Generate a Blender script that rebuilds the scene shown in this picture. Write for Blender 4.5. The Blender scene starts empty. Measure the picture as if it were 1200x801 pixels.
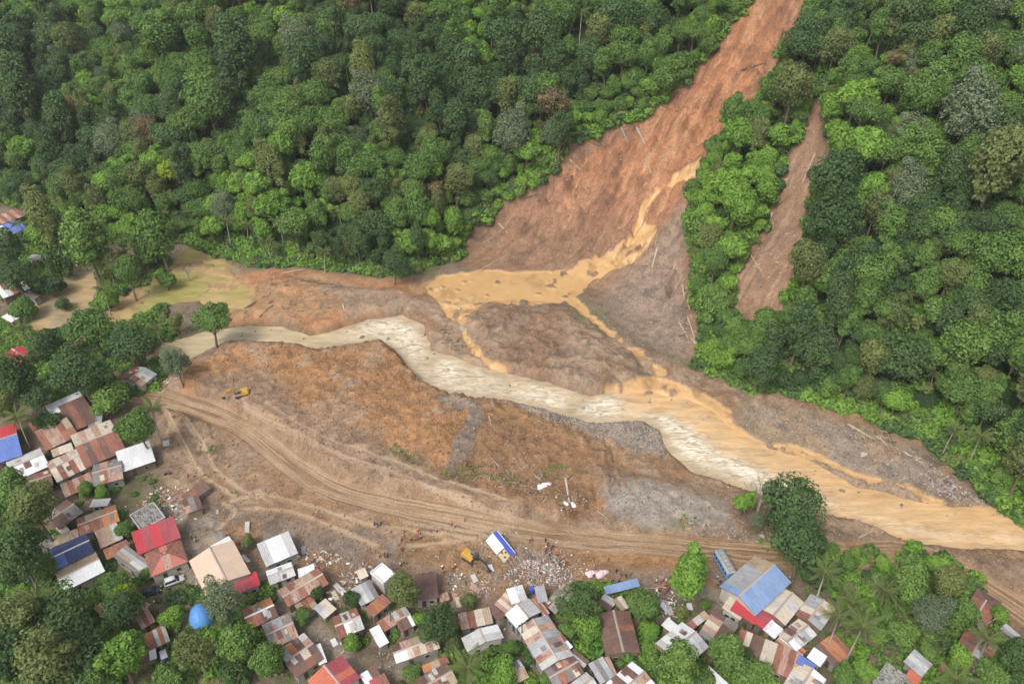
import bpy, bmesh, math, random
import numpy as np
from mathutils import Vector, Matrix, Euler

# ------------------------------------------------------------------ camera, sky, sun, exposure
SC = bpy.context.scene
COL = SC.collection
PW, PH = 1200.0, 801.0            # pixel frame used for reading positions
CAM_H, PITCH, FPX = 150.0, math.radians(37.0), 950.0
cam_data = bpy.data.cameras.new('camera'); cam = bpy.data.objects.new('camera', cam_data); COL.objects.link(cam)
cam.location = (0, 0, CAM_H); cam.rotation_euler = (math.radians(90) - PITCH, 0, 0)
cam_data.sensor_width = 36.0; cam_data.lens = 36.0 * FPX / PW
cam_data.clip_start = 1.0; cam_data.clip_end = 8000.0
SC.camera = cam

SUN_EL, SUN_AZ = math.radians(52), math.radians(214)   # azimuth clockwise from +y
world = bpy.data.worlds.new('World'); SC.world = world; world.use_nodes = True
wn = world.node_tree.nodes; wn.clear()
sky = wn.new('ShaderNodeTexSky'); sky.sky_type = 'NISHITA'; sky.sun_disc = False
sky.sun_elevation = SUN_EL; sky.sun_rotation = SUN_AZ
sky.air_density = 1.0; sky.dust_density = 4.0; sky.ozone_density = 1.0
hsv = wn.new('ShaderNodeHueSaturation'); hsv.inputs['Saturation'].default_value = 0.35   # cloud-filtered daylight
bg = wn.new('ShaderNodeBackground'); bg.inputs['Strength'].default_value = 0.14
wo = wn.new('ShaderNodeOutputWorld')
wl = world.node_tree.links
wl.new(sky.outputs[0], hsv.inputs['Color']); wl.new(hsv.outputs[0], bg.inputs['Color']); wl.new(bg.outputs[0], wo.inputs['Surface'])
sun_d = bpy.data.lights.new('sun', 'SUN'); sun_d.energy = 1.4; sun_d.angle = math.radians(14); sun_d.color = (1.0, 0.95, 0.87)
sun = bpy.data.objects.new('sun', sun_d); COL.objects.link(sun)
sdir = Vector((math.sin(SUN_AZ) * math.cos(SUN_EL), math.cos(SUN_AZ) * math.cos(SUN_EL), math.sin(SUN_EL)))
sun.rotation_euler = sdir.to_track_quat('Z', 'Y').to_euler(); sun.location = (0, 0, 400)
vs = SC.view_settings
vs.view_transform = 'Standard'; vs.look = 'None'; vs.gamma = 1.0; vs.use_curve_mapping = False; vs.exposure = 0.56
SC.cycles.max_bounces = 5; SC.cycles.diffuse_bounces = 3; SC.cycles.glossy_bounces = 2
SC.cycles.transmission_bounces = 2; SC.cycles.transparent_max_bounces = 4

RNG = np.random.default_rng(7); random.seed(7)

# ------------------------------------------------------------------ numeric helpers
def smooth(a, b, x):
    t = np.clip((x - a) / (b - a), 0, 1); return t * t * (3 - 2 * t)

def vnoise(x, y, seed=0):
    xi = np.floor(x).astype(np.int64); yi = np.floor(y).astype(np.int64)
    fx = x - xi; fy = y - yi
    fx = fx * fx * (3 - 2 * fx); fy = fy * fy * (3 - 2 * fy)
    def h(a, b):
        n = (a * 374761393 + b * 668265263 + seed * 974634777) & 0xffffffff
        n = ((n ^ (n >> 13)) * 1274126177) & 0xffffffff
        return ((n ^ (n >> 16)) & 0xffff) / 65535.0
    return (h(xi, yi) * (1 - fx) + h(xi + 1, yi) * fx) * (1 - fy) + (h(xi, yi + 1) * (1 - fx) + h(xi + 1, yi + 1) * fx) * fy

def fbm(x, y, scale, octaves=4, seed=0, gain=0.5):
    s = 0.0; a = 1.0; t = 0.0; f = 1.0 / scale
    for o in range(octaves):
        s = s + a * (vnoise(x * f + 17.3 * o, y * f - 9.1 * o, seed + o) * 2 - 1); t += a; a *= gain; f *= 2.03
    return s / t * 1.6

SP, CP = math.sin(PITCH), math.cos(PITCH)
def ray(u, v):
    dx = (u - PW / 2) / FPX; dy = (v - PH / 2) / FPX
    return np.array([dx, CP - dy * SP, -SP - dy * CP])
def at(u, v, z=0.0):
    d = ray(u, v); t = (z - CAM_H) / d[2]
    return np.array([d[0] * t, d[1] * t, z])
def project(p):
    x, y, z = p[0], p[1], p[2] - CAM_H
    depth = y * CP - z * SP; dn = -y * SP - z * CP
    return PW / 2 + FPX * x / depth, PH / 2 + FPX * dn / depth, depth

def sdf_poly(P, X, Y, margin=None):
    """signed distance to a closed polygon, negative inside; far outside the margin it is just large"""
    P = np.asarray(P, float); out = np.full(X.shape, 1e3)
    if margin is not None:
        m = (X > P[:, 0].min() - margin) & (X < P[:, 0].max() + margin) & (Y > P[:, 1].min() - margin) & (Y < P[:, 1].max() + margin)
        if not m.any(): return out
        out[m] = sdf_poly(P, X[m], Y[m]); return out
    d2 = np.full(X.shape, 1e12); ins = np.zeros(X.shape, bool)
    n = len(P)
    for i in range(n):
        ax, ay = P[i]; bx, by = P[(i + 1) % n]
        ex, ey = bx - ax, by - ay
        wx, wy = X - ax, Y - ay
        t = np.clip((wx * ex + wy * ey) / (ex * ex + ey * ey + 1e-12), 0, 1)
        d2 = np.minimum(d2, (wx - ex * t) ** 2 + (wy - ey * t) ** 2)
        if ay != by:
            ins ^= ((ay > Y) != (by > Y)) & (X < (bx - ax) * (Y - ay) / (by - ay) + ax)
    d = np.sqrt(d2); return np.where(ins, -d, d)

def dist_line(P, X, Y, margin=14.0):
    """distance to an open polyline"""
    P = np.asarray(P, float); out = np.full(X.shape, 1e3)
    for i in range(len(P) - 1):
        ax, ay = P[i]; bx, by = P[i + 1]
        m = (X > min(ax, bx) - margin) & (X < max(ax, bx) + margin) & (Y > min(ay, by) - margin) & (Y < max(ay, by) + margin)
        if not m.any(): continue
        ex, ey = bx - ax, by - ay; wx, wy = X[m] - ax, Y[m] - ay
        t = np.clip((wx * ex + wy * ey) / (ex * ex + ey * ey + 1e-12), 0, 1)
        out[m] = np.minimum(out[m], np.hypot(wx - ex * t, wy - ey * t))
    return out

def spline(P, k=6):
    P = np.asarray(P, float); Q = np.vstack([2 * P[0] - P[1], P, 2 * P[-1] - P[-2]]); r = []
    for i in range(1, len(Q) - 2):
        for j in range(k):
            t = j / k
            r.append(0.5 * (2 * Q[i] + (Q[i + 1] - Q[i - 1]) * t + (2 * Q[i - 1] - 5 * Q[i] + 4 * Q[i + 1] - Q[i + 2]) * t * t + (3 * Q[i] - Q[i - 1] - 3 * Q[i + 1] + Q[i + 2]) * t ** 3))
    r.append(P[-1]); return np.array(r)

# ------------------------------------------------------------------ the lie of the land
def floor_pts(px, z=0.0): return np.array([at(u, v, z)[:2] for u, v in px])
TOE_PX = [(-330, 165), (-90, 215), (0, 238), (60, 252), (110, 272), (150, 288), (215, 285), (245, 292), (290, 312), (350, 310), (440, 322), (485, 320),
          (540, 300), (620, 312), (690, 328), (755, 375), (810, 425), (870, 455), (940, 465), (1010, 488), (1080, 516),
          (1130, 555), (1165, 590), (1230, 636), (1380, 690)]
toe = floor_pts(TOE_PX)
TOE_POLY = np.vstack([[[-3000, 330]], toe, [[3000, 40]], [[3000, 4000]], [[-3000, 4000]]])

def hill(X, Y):
    d = -sdf_poly(TOE_POLY, X, Y)
    s = 0.76 + 0.12 * smooth(-10, 120, X)
    dd = np.maximum(d, 0)
    soft = np.sqrt(dd * dd + 36.0) - 6.0                     # rounded foot of the slope
    h = s * soft
    h = np.where(h > 110, 110 + 60 * (1 - np.exp(-(h - 110) / 60)), h)
    w = smooth(4, 30, d)
    h = h + w * (3.4 * fbm(X, Y, 46, 3, 11) + 1.2 * fbm(X, Y, 14, 2, 15))
    return h, d

def ground_hit(u, v):
    """march a pixel's ray to the bare hill or the valley floor"""
    d = ray(u, v); lo = 60.0; step = 3.0; t = lo
    while t < 900:
        p = d * t
        if p[2] + CAM_H <= hill(np.array([p[0]]), np.array([p[1]]))[0][0]: break
        t += step
    a, b = t - step, t
    for _ in range(12):
        m = (a + b) / 2; p = d * m
        if p[2] + CAM_H <= hill(np.array([p[0]]), np.array([p[1]]))[0][0]: b = m
        else: a = m
    p = d * b; return np.array([p[0], p[1]])
def on_hill(px): return np.array([ground_hit(u, v) for u, v in px])

SCAR = on_hill([(895, -70), (885, 0), (845, 42), (800, 92), (760, 128), (705, 142), (662, 178), (640, 208), (598, 228), (560, 250), (545, 275), (528, 312),
                (600, 335), (690, 345), (750, 395), (812, 430), (822, 405), (811, 340), (808, 262), (815, 212), (832, 178), (852, 150), (882, 124), (902, 96), (926, 60), (950, 0), (965, -70)])
SCAR2 = on_hill([(948, 122), (974, 122), (972, 166), (954, 232), (936, 292), (914, 348), (902, 384), (868, 380), (860, 332), (876, 290), (902, 232), (926, 182)])
BENCH = on_hill([(40, 238), (75, 240), (62, 262), (28, 268)])
WZ = -0.9
RIVER_UP = [(190, 405), (240, 391), (290, 384), (330, 383), (362, 396), (400, 386), (430, 375), (470, 371), (493, 384), (502, 410), (540, 424), (570, 434), (600, 440), (650, 452),
            (690, 466), (715, 462), (760, 466), (800, 468), (832, 488), (855, 510), (900, 528), (960, 549), (1000, 573), (1060, 588), (1120, 600), (1170, 598), (1215, 612), (1300, 640), (1420, 690)]
RIVER_LO = [(1420, 735), (1300, 668), (1215, 640), (1120, 638), (1060, 629), (1000, 605), (940, 598), (880, 570), (820, 552), (790, 532), (775, 502), (755, 490), (690, 491), (650, 480), (600, 466),
            (540, 463), (510, 456), (482, 437), (470, 412), (440, 396), (392, 405), (365, 408), (320, 398), (270, 398), (250, 405), (215, 420), (170, 425)]
RIVER = floor_pts(RIVER_UP + RIVER_LO, WZ)
POOL = floor_pts([(25, 378), (50, 342), (75, 322), (92, 308), (112, 312), (108, 345), (100, 385), (92, 412), (70, 410), (45, 392)], WZ)
POND = floor_pts([(118, 368), (150, 345), (185, 330), (210, 300), (232, 292), (262, 308), (296, 345), (290, 362), (262, 366), (235, 352), (190, 358), (160, 372), (135, 382)], WZ)
HEAP_Z = 4.2
HEAP = floor_pts([(196, 468), (222, 428), (275, 402), (330, 403), (375, 412), (440, 399), (468, 416), (482, 442), (520, 462), (600, 472), (655, 492), (700, 520), (705, 550), (660, 575), (600, 585),
                  (540, 578), (470, 560), (410, 536), (350, 508), (305, 482), (285, 472), (245, 478)], HEAP_Z)
HEAP2 = floor_pts([(548, 362), (600, 352), (665, 362), (720, 398), (752, 425), (735, 440), (690, 450), (620, 440), (575, 418)], 2.4)
HEAP3 = floor_pts([(285, 335), (330, 322), (400, 335), (470, 335), (500, 352), (470, 364), (420, 372), (375, 382), (320, 375), (285, 362)], 2.2)
BAR_R = floor_pts([(860, 480), (935, 475), (1010, 500), (1075, 530), (1125, 570), (1160, 594), (1060, 582), (1000, 566), (940, 540), (880, 515)])
CUTBANK = floor_pts([(690, 545), (800, 560), (880, 585), (960, 612), (1060, 640), (1200, 655), (1330, 700), (1330, 720), (1200, 690), (1060, 650), (960, 640), (860, 625), (720, 600)], 1.2)

def axis(lo, hi, step, reach):
    a = list(np.arange(lo, hi + 1e-6, step)); s = step; x = a[-1]
    while x < reach[1]: s *= 1.22; x += s; a.append(x)
    s = step; x = a[0]; pre = []
    while x > reach[0]: s *= 1.22; x -= s; pre.append(x)
    return np.array(pre[::-1] + a)
GX = axis(-178, 185, 0.40, (-900, 900)); GY = axis(84, 300, 0.40, (-320, 1150))
X, Y = np.meshgrid(GX, GY)
HB, HD = hill(X, Y)
FL = smooth(8, -4, HD)                                       # 1 on the valley floor
sd_river = sdf_poly(RIVER, X, Y, 40); sd_pool = sdf_poly(POOL, X, Y, 30); sd_pond = sdf_poly(POND, X, Y, 30)
sd_heap = sdf_poly(HEAP, X, Y, 40); sd_heap2 = sdf_poly(HEAP2, X, Y, 30); sd_heap3 = sdf_poly(HEAP3, X, Y, 30)
sd_scar = sdf_poly(SCAR, X, Y, 60); sd_scar2 = sdf_poly(SCAR2, X, Y, 40); sd_bar = sdf_poly(BAR_R, X, Y, 30); sd_cut = sdf_poly(CUTBANK, X, Y, 30)
sd_scar = sd_scar + np.where(sd_scar < 50, 2.4 * fbm(X, Y, 11, 3, 23), 0); sd_scar2 = sd_scar2 + np.where(sd_scar2 < 30, 2.3 * fbm(X, Y, 9, 3, 25), 0)     # ragged edges
n_big = fbm(X, Y, 18, 4, 21); n_mid = fbm(X, Y, 5, 3, 31); n_fine = fbm(X, Y, 1.7, 3, 41); n_grain = vnoise(X * 2.3, Y * 2.3, 51) * 2 - 1

H = HB.copy()
fd = on_hill([(915, 10), (760, 300)]); fdir = (fd[1] - fd[0]) / np.linalg.norm(fd[1] - fd[0])    # fall line of the slide
Sal = X * fdir[0] + Y * fdir[1]; Sac = -X * fdir[1] + Y * fdir[0]
streak = fbm(Sac * 1.0, Sal * 0.12, 2.2, 4, 61); gully = fbm(Sac, Sal * 0.16, 9, 3, 66)
W1 = smooth(2.5, -3.5, sd_scar + 1.6 * n_mid); W2 = smooth(1.5, -2.0, sd_scar2 + 0.8 * n_mid)
H -= W1 * (4.2 + 2.6 * gully + 1.1 * streak + 1.6 * np.abs(fbm(X, Y, 13, 3, 68)) + 0.9 * n_mid + 0.5 * n_fine + 0.08 * n_grain) * smooth(2, 18, HD)
ledge = Sal / 11.0 + 0.9 * fbm(X, Y, 16, 3, 64); H += W1 * 1.5 * (smooth(.0, .85, ledge % 1.0) - smooth(.85, 1.0, ledge % 1.0)) * smooth(10, 30, HD) * smooth(-.4, .2, fbm(X, Y, 14, 2, 69))
H -= W2 * (2.4 + 0.3 * streak)
# floor relief
DEBRIS = floor_pts([(180, 440), (230, 400), (520, 330), (800, 430), (1000, 480), (1230, 640), (1230, 760), (1130, 690), (1030, 655), (930, 668), (850, 680), (790, 690), (700, 690), (620, 680),
                    (560, 700), (500, 690), (440, 660), (380, 690), (300, 660), (250, 640), (215, 600), (195, 560)])
sd_deb = sdf_poly(DEBRIS, X, Y, 40); WD = smooth(4, -4, sd_deb)
H += FL * WD * (0.45 * n_big + 0.42 * n_mid + 0.26 * n_fine + 0.08 * n_grain)
H += FL * (1 - WD) * 0.10 * n_mid
w = smooth(7.5, -1.0, sd_heap); H = H * (1 - w) + w * (HEAP_Z + 0.6 * n_big + 0.45 * n_mid + 0.30 * n_fine + 0.09 * n_grain - 2.2 * smooth(0, 60, X + 40))
flank = np.exp(-((sd_heap - 3.5) / 2.6) ** 2); alng = fbm(X * 1.6, Y * 0.5, 2.0, 2, 71)
H += flank * (0.55 * alng + 0.35 * fbm(X * 2.2, Y * 0.6, 1.4, 2, 73))
w = smooth(5.5, -4.0, sd_heap2 + 3 * n_mid); H = np.maximum(H, w * (2.4 + 1.3 * n_big + 0.8 * n_mid + 0.35 * n_fine))
w = smooth(4.0, -3.0, sd_heap3 + n_mid); H = np.maximum(H, w * (2.2 + 0.5 * n_big + 0.3 * n_mid + 0.15 * n_fine))
w = smooth(3.0, -3.0, sd_cut + n_mid); H += w * 1.3
w = smooth(6.0, -4.0, np.minimum(sd_bar, 30)); H = H * (1 - 0.5 * w * FL) - 0.25 * w * FL
# wheel ways
TR = {}
def track(name, px, z=0.0, k=6): TR[name] = dist_line(spline(floor_pts(px, z), k), X, Y); return TR[name]
t_main = track('main', [(150, 462), (190, 468), (240, 484), (290, 505), (335, 540), (385, 572), (450, 592), (520, 606), (600, 622), (700, 634), (800, 642), (900, 652), (980, 652), (1050, 648), (1105, 662), (1160, 692), (1230, 740)])
t_a = track('a', [(190, 478), (212, 515), (235, 555), (275, 582)]); t_b = track('b', [(196, 474), (232, 512), (252, 550), (290, 580)])
t_c = track('c', [(268, 588), (310, 582), (360, 592), (420, 612), (480, 622), (560, 632)]); t_d = track('d', [(285, 596), (340, 600), (400, 622), (440, 640)])
t_e = track('e', [(286, 472), (340, 503), (400, 533), (480, 560), (560, 585), (640, 605)], 4.0); t_f = track('f', [(310, 470), (365, 502), (430, 528), (520, 556), (600, 580)], 5.0)
t_g = track('g', [(470, 612), (540, 622), (600, 618)]); t_h = track('h', [(480, 640), (530, 635), (590, 628), (680, 640)])
t_i = track('i', [(255, 620), (275, 600), (262, 590)])
w = smooth(6.0, 2.6, t_main); H = H * (1 - 0.92 * w) + 0.92 * w * (0.2 + 0.15 * n_big)
wobt = .35 * fbm(X, Y, 9, 2, 205); main_ruts = np.minimum.reduce([np.abs(t_main + wobt - k) for k in (.35, 1.05, 1.7, 2.5)])
ruts = np.minimum.reduce([main_ruts, t_a, t_b, t_c, t_d, t_e, t_f, t_g, t_h, t_i])
H -= 0.26 * smooth(0.45, 0.1, ruts)
# water courses
def carve(sd, depth, bank, wob):
    global H
    w = smooth(bank, -1.4, sd + wob); H = H * (1 - w) + w * np.minimum(H, depth)
carve(sd_river, WZ - 1.5, 3.0, 0.5 * n_mid); carve(sd_pool, WZ - 1.0, 3.0, 0.5 * n_mid); carve(sd_pond, WZ - 0.25, 4.0, 1.2 * n_mid)
w = smooth(1, -1, sd_pond) * smooth(0.15, 0.5, fbm(X, Y, 9, 3, 77)); H += w * 0.5
w = smooth(1.0, -1.5, sdf_poly(floor_pts([(62, 365), (80, 330), (92, 322), (94, 340), (82, 360), (74, 388), (62, 390)], WZ), X, Y, 12)); H += w * 0.85

def hz(x, y):
    i = min(max(np.searchsorted(GX, x) - 1, 0), len(GX) - 2); j = min(max(np.searchsorted(GY, y) - 1, 0), len(GY) - 2)
    fx = (x - GX[i]) / (GX[i + 1] - GX[i]); fy = (y - GY[j]) / (GY[j + 1] - GY[j])
    return float((H[j, i] * (1 - fx) + H[j, i + 1] * fx) * (1 - fy) + (H[j + 1, i] * (1 - fx) + H[j + 1, i + 1] * fx) * fy)
def hit(u, v, lift=0.0):
    """where a pixel's ray meets the built terrain (raised by lift)"""
    d = ray(u, v); t = 110.0; step = 1.5
    while t < 800:
        p = d * t
        if p[2] + CAM_H <= hz(p[0], p[1]) + lift: break
        t += step
    a, b = t - step, t
    for _ in range(9):
        m = (a + b) / 2; p = d * m
        if p[2] + CAM_H <= hz(p[0], p[1]) + lift: b = m
        else: a = m
    p = d * b; return np.array([p[0], p[1], hz(p[0], p[1])])
def hits(px): return np.array([hit(u, v)[:2] for u, v in px])
def patch(px, margin=14): return sdf_poly(hits(px), X, Y, margin)

# ochre mud: the plunge pool, the stream that feeds it and its outflow
mud_pool = patch([(496, 336), (515, 322), (560, 316), (600, 317), (650, 317), (690, 309), (735, 288), (752, 262), (772, 262), (752, 298), (716, 318), (690, 332), (672, 350), (640, 354), (600, 356), (572, 352), (552, 366),
                  (545, 380), (528, 376), (512, 352)])
mud_stream = dist_line(spline(hits([(830, 190), (812, 198), (780, 218), (755, 240), (748, 262), (738, 285), (700, 306), (672, 318)])), X, Y)
mud_out = dist_line(spline(hits([(668, 335), (672, 352), (700, 378), (730, 402), (758, 420), (772, 438)])), X, Y)
mud_left = dist_line(spline(hits([(538, 372), (548, 398), (566, 420), (590, 436)])), X, Y)
mud_low = patch([(708, 456), (740, 444), (772, 440), (800, 448), (835, 468), (858, 482), (862, 500), (900, 522), (930, 540), (880, 530), (842, 505), (820, 484), (770, 470), (720, 468)])
mud_tail = dist_line(spline(hits([(905, 522), (950, 530), (1000, 555), (1050, 566), (1100, 590)])), X, Y)
wob = 0.9 * n_mid + 0.5 * n_fine
M_mud = np.maximum.reduce([smooth(0.8, -0.6, mud_pool + wob), smooth(2.6, 1.2, mud_stream + 1.6 * wob), smooth(2.2, .9, mud_out + 1.5 * wob), smooth(1.6, 0.6, mud_left + 0.7 * wob), smooth(0.8, -0.8, mud_low + wob), smooth(1.5, 0.6, mud_tail + 1.3 * wob)])
M_mud *= smooth(-.85, -.6, fbm(X, Y, 4.5, 3, 113)); H -= 0.6 * M_mud * smooth(0.2, 0.8, M_mud)

# ---- ground colours (plain albedo of each kind of earth)
def C(*c): return np.array(c, float)
ORANGE, BROWN, GREY, SCARC, SCARL, FANC, MUD, TAN, DIRT, GREEN, MOSS, SAND = (C(.365, .195, .090), C(.305, .186, .106), C(.32, .235, .165), C(.385, .175, .086), C(.45, .245, .135),
    C(.27, .165, .105), C(.52, .32, .145), C(.45, .32, .20), C(.205, .155, .108), C(.030, .060, .018), C(.10, .13, .035), C(.34, .26, .18))
col = np.zeros(X.shape + (3,)); col[:] = DIRT
rough = np.full(X.shape, 0.92)
def paint(w, c, amt=1.0):
    global col
    k = np.clip(w * amt, 0, 1)[..., None]; col = col * (1 - k) + k * c
paint(smooth(0.05, 0.45, fbm(X, Y, 7, 4, 81)) * (1 - WD), MOSS, .45)
paint(smooth(-3, 4, HD), GREEN)
paint(FL * WD, BROWN)
paint(FL * WD * smooth(-0.1, 0.5, n_big + 0.6 * n_mid), GREY, .7)
# far side of the river
paint(FL * WD * smooth(-.1, .3, fbm(X, Y, 12, 3, 83)) * smooth(2, -6, sd_heap3), SCARL, .5)
west_bank = patch([(250, 330), (330, 312), (440, 326), (520, 330), (505, 352), (420, 372), (372, 392), (330, 380), (260, 382)])
paint(smooth(2, -3, west_bank + wob), C(.36, .215, .115)); paint(smooth(2, -3, west_bank + wob) * smooth(.0, .4, fbm(X, Y, 8, 3, 88)), C(.42, .20, .10), .8)
g1 = patch([(372, 338), (400, 332), (470, 340), (510, 352), (520, 368), (470, 370), (430, 374), (405, 372), (400, 350)]); paint(smooth(1.5, -2, g1 + wob), GREY, .85)
# the big heap: rust soil on top, grey gravel on flank and platform
w = smooth(3, -3, sd_heap + 2 * n_mid); paint(w, ORANGE)
paint(w * smooth(.15, .6, fbm(X, Y, 11, 4, 91) + .5 * n_mid), GREY, .7)
plat = patch([(240, 440), (300, 428), (345, 470), (420, 500), (500, 545), (600, 590), (640, 602), (560, 600), (470, 575), (390, 545), (330, 505), (290, 480), (225, 478)])
paint(smooth(4, -4, plat + 3.0 * n_mid), C(.305, .22, .155), .8)
right_heap = patch([(560, 478), (640, 500), (720, 545), (700, 600), (640, 600), (540, 560), (540, 520)]); paint(smooth(3, -3, right_heap + 2 * n_mid), C(.27, .155, .083), .9)
grey_way = dist_line(spline(hits([(520, 468), (556, 476), (552, 500), (538, 526), (530, 545)])), X, Y); paint(smooth(2.4, 1.0, grey_way + wob), C(.27, .22, .185), .9)
greypad = patch([(705, 570), (760, 560), (850, 590), (860, 618), (760, 618), (715, 600)]); paint(smooth(2, -3, greypad + wob), C(.255, .22, .19), .9)
gravel_bar = patch([(590, 470), (660, 486), (740, 494), (775, 505), (785, 535), (740, 528), (690, 508), (640, 492)]); paint(smooth(1.5, -2, gravel_bar + wob), C(.29, .235, .19))
paint(smooth(2, -2, sd_cut + wob), C(.235, .165, .115), .85)
paint(smooth(1.5, -2, greypad + 1.2 * wob), C(.315, .275, .235), .95)
# foreground debris flat
fgd = patch([(200, 580), (300, 600), (420, 620), (540, 640), (700, 650), (860, 660), (850, 690), (700, 700), (560, 700), (440, 660), (370, 690), (300, 650), (240, 640)])
paint(smooth(3, -3, fgd + 2 * n_mid), C(.255, .195, .15)); paint(smooth(3, -3, fgd) * smooth(0, .4, fbm(X, Y, 9, 4, 97)), C(.31, .18, .085), .75)
og = patch([(640, 640), (720, 632), (830, 645), (860, 660), (800, 672), (700, 668)]); paint(smooth(2, -3, og + wob), C(.36, .195, .085), .85)
og2 = patch([(440, 600), (520, 600), (580, 622), (540, 650), (520, 665), (480, 660), (470, 630)]); paint(smooth(3, -3, og2 + 2 * wob), C(.36, .21, .10), .8)
# mounds beyond the river and the slide
w = smooth(3, -4, sd_heap2 + 3 * n_mid); paint(w, C(.30, .215, .150)); paint(w * smooth(-.2, .4, fbm(X, Y, 9, 3, 93)), C(.245, .155, .095), .9)
w = smooth(1.2, -1.5, sd_scar + 1.2 * n_mid + .6 * n_fine); up = smooth(8, 52, HD)
paint(w, FANC); paint(w * up, SCARC); paint(w * up * smooth(.0, .5, streak), SCARL, .75); paint(w * smooth(-.05, -.5, streak), C(.25, .125, .075), .6); paint(w * smooth(5, .5, -sd_scar + 2 * n_mid) * smooth(60, -20, X - 40), C(.20, .13, .09), .7); paint(w * smooth(-.1, .6, gully), C(.255, .15, .095), .55)
fanr = patch([(700, 380), (720, 330), (790, 250), (812, 215), (806, 300), (818, 420), (770, 430)], 20); paint(w * smooth(3, -4, fanr + 2 * n_mid), C(.285, .215, .165), .8)
w2 = smooth(1.0, -1.2, sd_scar2 + n_mid); paint(w2, C(.27, .165, .105)); paint(w2 * smooth(.1, .5, streak), C(.36, .24, .16), .7)
paint(smooth(3, -2, sdf_poly(BENCH, X, Y, 12)), SAND)
foot = np.exp(-((HD - 1.0) / 3.2) ** 2) * smooth(60, 95, X); paint(foot * smooth(-.5, .2, n_mid), C(.36, .215, .12), .9)   # cut at the hill's foot
paint(smooth(3, -4, sd_bar + wob), C(.30, .24, .19), .85); paint(smooth(3, -4, sd_bar) * smooth(0, .35, fbm(X, Y, 8, 3, 101)), C(.36, .25, .15), .7)
# wheel ways
paint(smooth(4.2, 2.4, t_main + .7 * n_mid), np.where((X < 0)[..., None], C(.315, .205, .125), C(.33, .185, .09)), .85)
w = smooth(-60, -5, -X); paint(smooth(.62, .2, main_ruts) * np.clip(w + .35, 0, 1) * smooth(-.7, .1, fbm(X, Y, 5, 2, 207)), TAN, .9)
paint(smooth(.95, .35, np.minimum.reduce([t_a, t_b, t_c, t_d, t_i]) + .2 * n_fine), TAN, .8); paint(smooth(.75, .25, np.minimum.reduce([t_e, t_f, t_g, t_h]) + .2 * n_fine), C(.36, .26, .17), .6)
# village lanes
lane = dist_line(spline(hits([(232, 600), (262, 650), (300, 680), (352, 722), (385, 755), (412, 790), (440, 830)])), X, Y)
lane2 = dist_line(spline(hits([(205, 590), (222, 640), (232, 690), (215, 740), (200, 800)])), X, Y); lane3 = dist_line(spline(hits([(440, 790), (520, 770), (560, 760), (600, 745), (610, 790)])), X, Y)
lane4 = dist_line(spline(hits([(800, 690), (850, 700), (900, 740), (940, 790)])), X, Y)
paint(smooth(3.0, 1.6, np.minimum.reduce([lane, lane2, lane3 + .8, lane4 + .6]) + .6 * n_mid), C(.30, .245, .19), .95)
# wet margins
for sd in (sd_river, sd_pool, sd_pond):
    w = smooth(1.8, .2, sd + .5 * n_mid) * FL; col *= (1 - .32 * w)[..., None]; rough -= .35 * w
pm = smooth(4, -2, sd_pond + wob); paint(pm, C(.40, .27, .13), .85); paint(pm * smooth(.1, .5, fbm(X, Y, 5, 3, 105)), C(.29, .24, .08), .5)
M2 = M_mud * smooth(0.1, 0.7, M_mud); paint(M2, MUD); paint(M2 * smooth(.2, .6, fbm(X, Y, 3, 3, 107)), C(.50, .30, .14), .6); rough = rough * (1 - M2) + M2 * .34
grass_px = [(545, 553, 4), (468, 530, 3), (590, 560, 3), (650, 550, 3), (800, 612, 3), (905, 635, 4), (250, 525, 2)]
gm = np.zeros(X.shape)
for u, v, r in grass_px:
    p = hit(u, v); gm = np.maximum(gm, smooth(r, r * .3, np.hypot((X - p[0]) * .6, (Y - p[1])) + 1.2 * n_mid))
paint(gm * FL, C(.11, .12, .04), .6)
col *= (1 + (.15 * n_mid + .20 * n_fine + .17 * n_grain) * (1 - .75 * M2))[..., None]
stain = smooth(.15, .6, fbm(X, Y, 3.5, 4, 111)); col *= (1 - .22 * stain * np.maximum(FL * WD, W1))[..., None]
col = np.clip(col, .004, .9)

# ------------------------------------------------------------------ materials
def mat(name): 
    m = bpy.data.materials.new(name); m.use_nodes = True
    nt = m.node_tree; b = nt.nodes['Principled BSDF']; return m, nt, b
def N(nt, t, **kw):
    n = nt.nodes.new(t)
    for k, v in kw.items(): setattr(n, k, v)
    return n
def noise_node(nt, scale, detail=4, vec=None, rough=.55):
    n = N(nt, 'ShaderNodeTexNoise'); n.inputs['Scale'].default_value = scale; n.inputs['Detail'].default_value = detail; n.inputs['Roughness'].default_value = rough
    if vec is not None: nt.links.new(vec, n.inputs['Vector'])
    return n
def ramp(nt, fac, stops):
    r = N(nt, 'ShaderNodeValToRGB'); e = r.color_ramp.elements
    while len(e) < len(stops): e.new(.5)
    for i, (p, c) in enumerate(stops): e[i].position = p; e[i].color = (c[0], c[1], c[2], 1) if not np.isscalar(c) else (c, c, c, 1)
    nt.links.new(fac, r.inputs['Fac']); return r
def mix(nt, blend, fac, a, b):
    n = N(nt, 'ShaderNodeMix'); n.data_type = 'RGBA'; n.blend_type = blend
    for s, v in ((n.inputs[0], fac), (n.inputs[6], a), (n.inputs[7], b)):
        if hasattr(v, 'links'): nt.links.new(v, s)
        elif np.isscalar(v): s.default_value = v
        else: s.default_value = (v[0], v[1], v[2], 1)
    return n.outputs[2]

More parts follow.
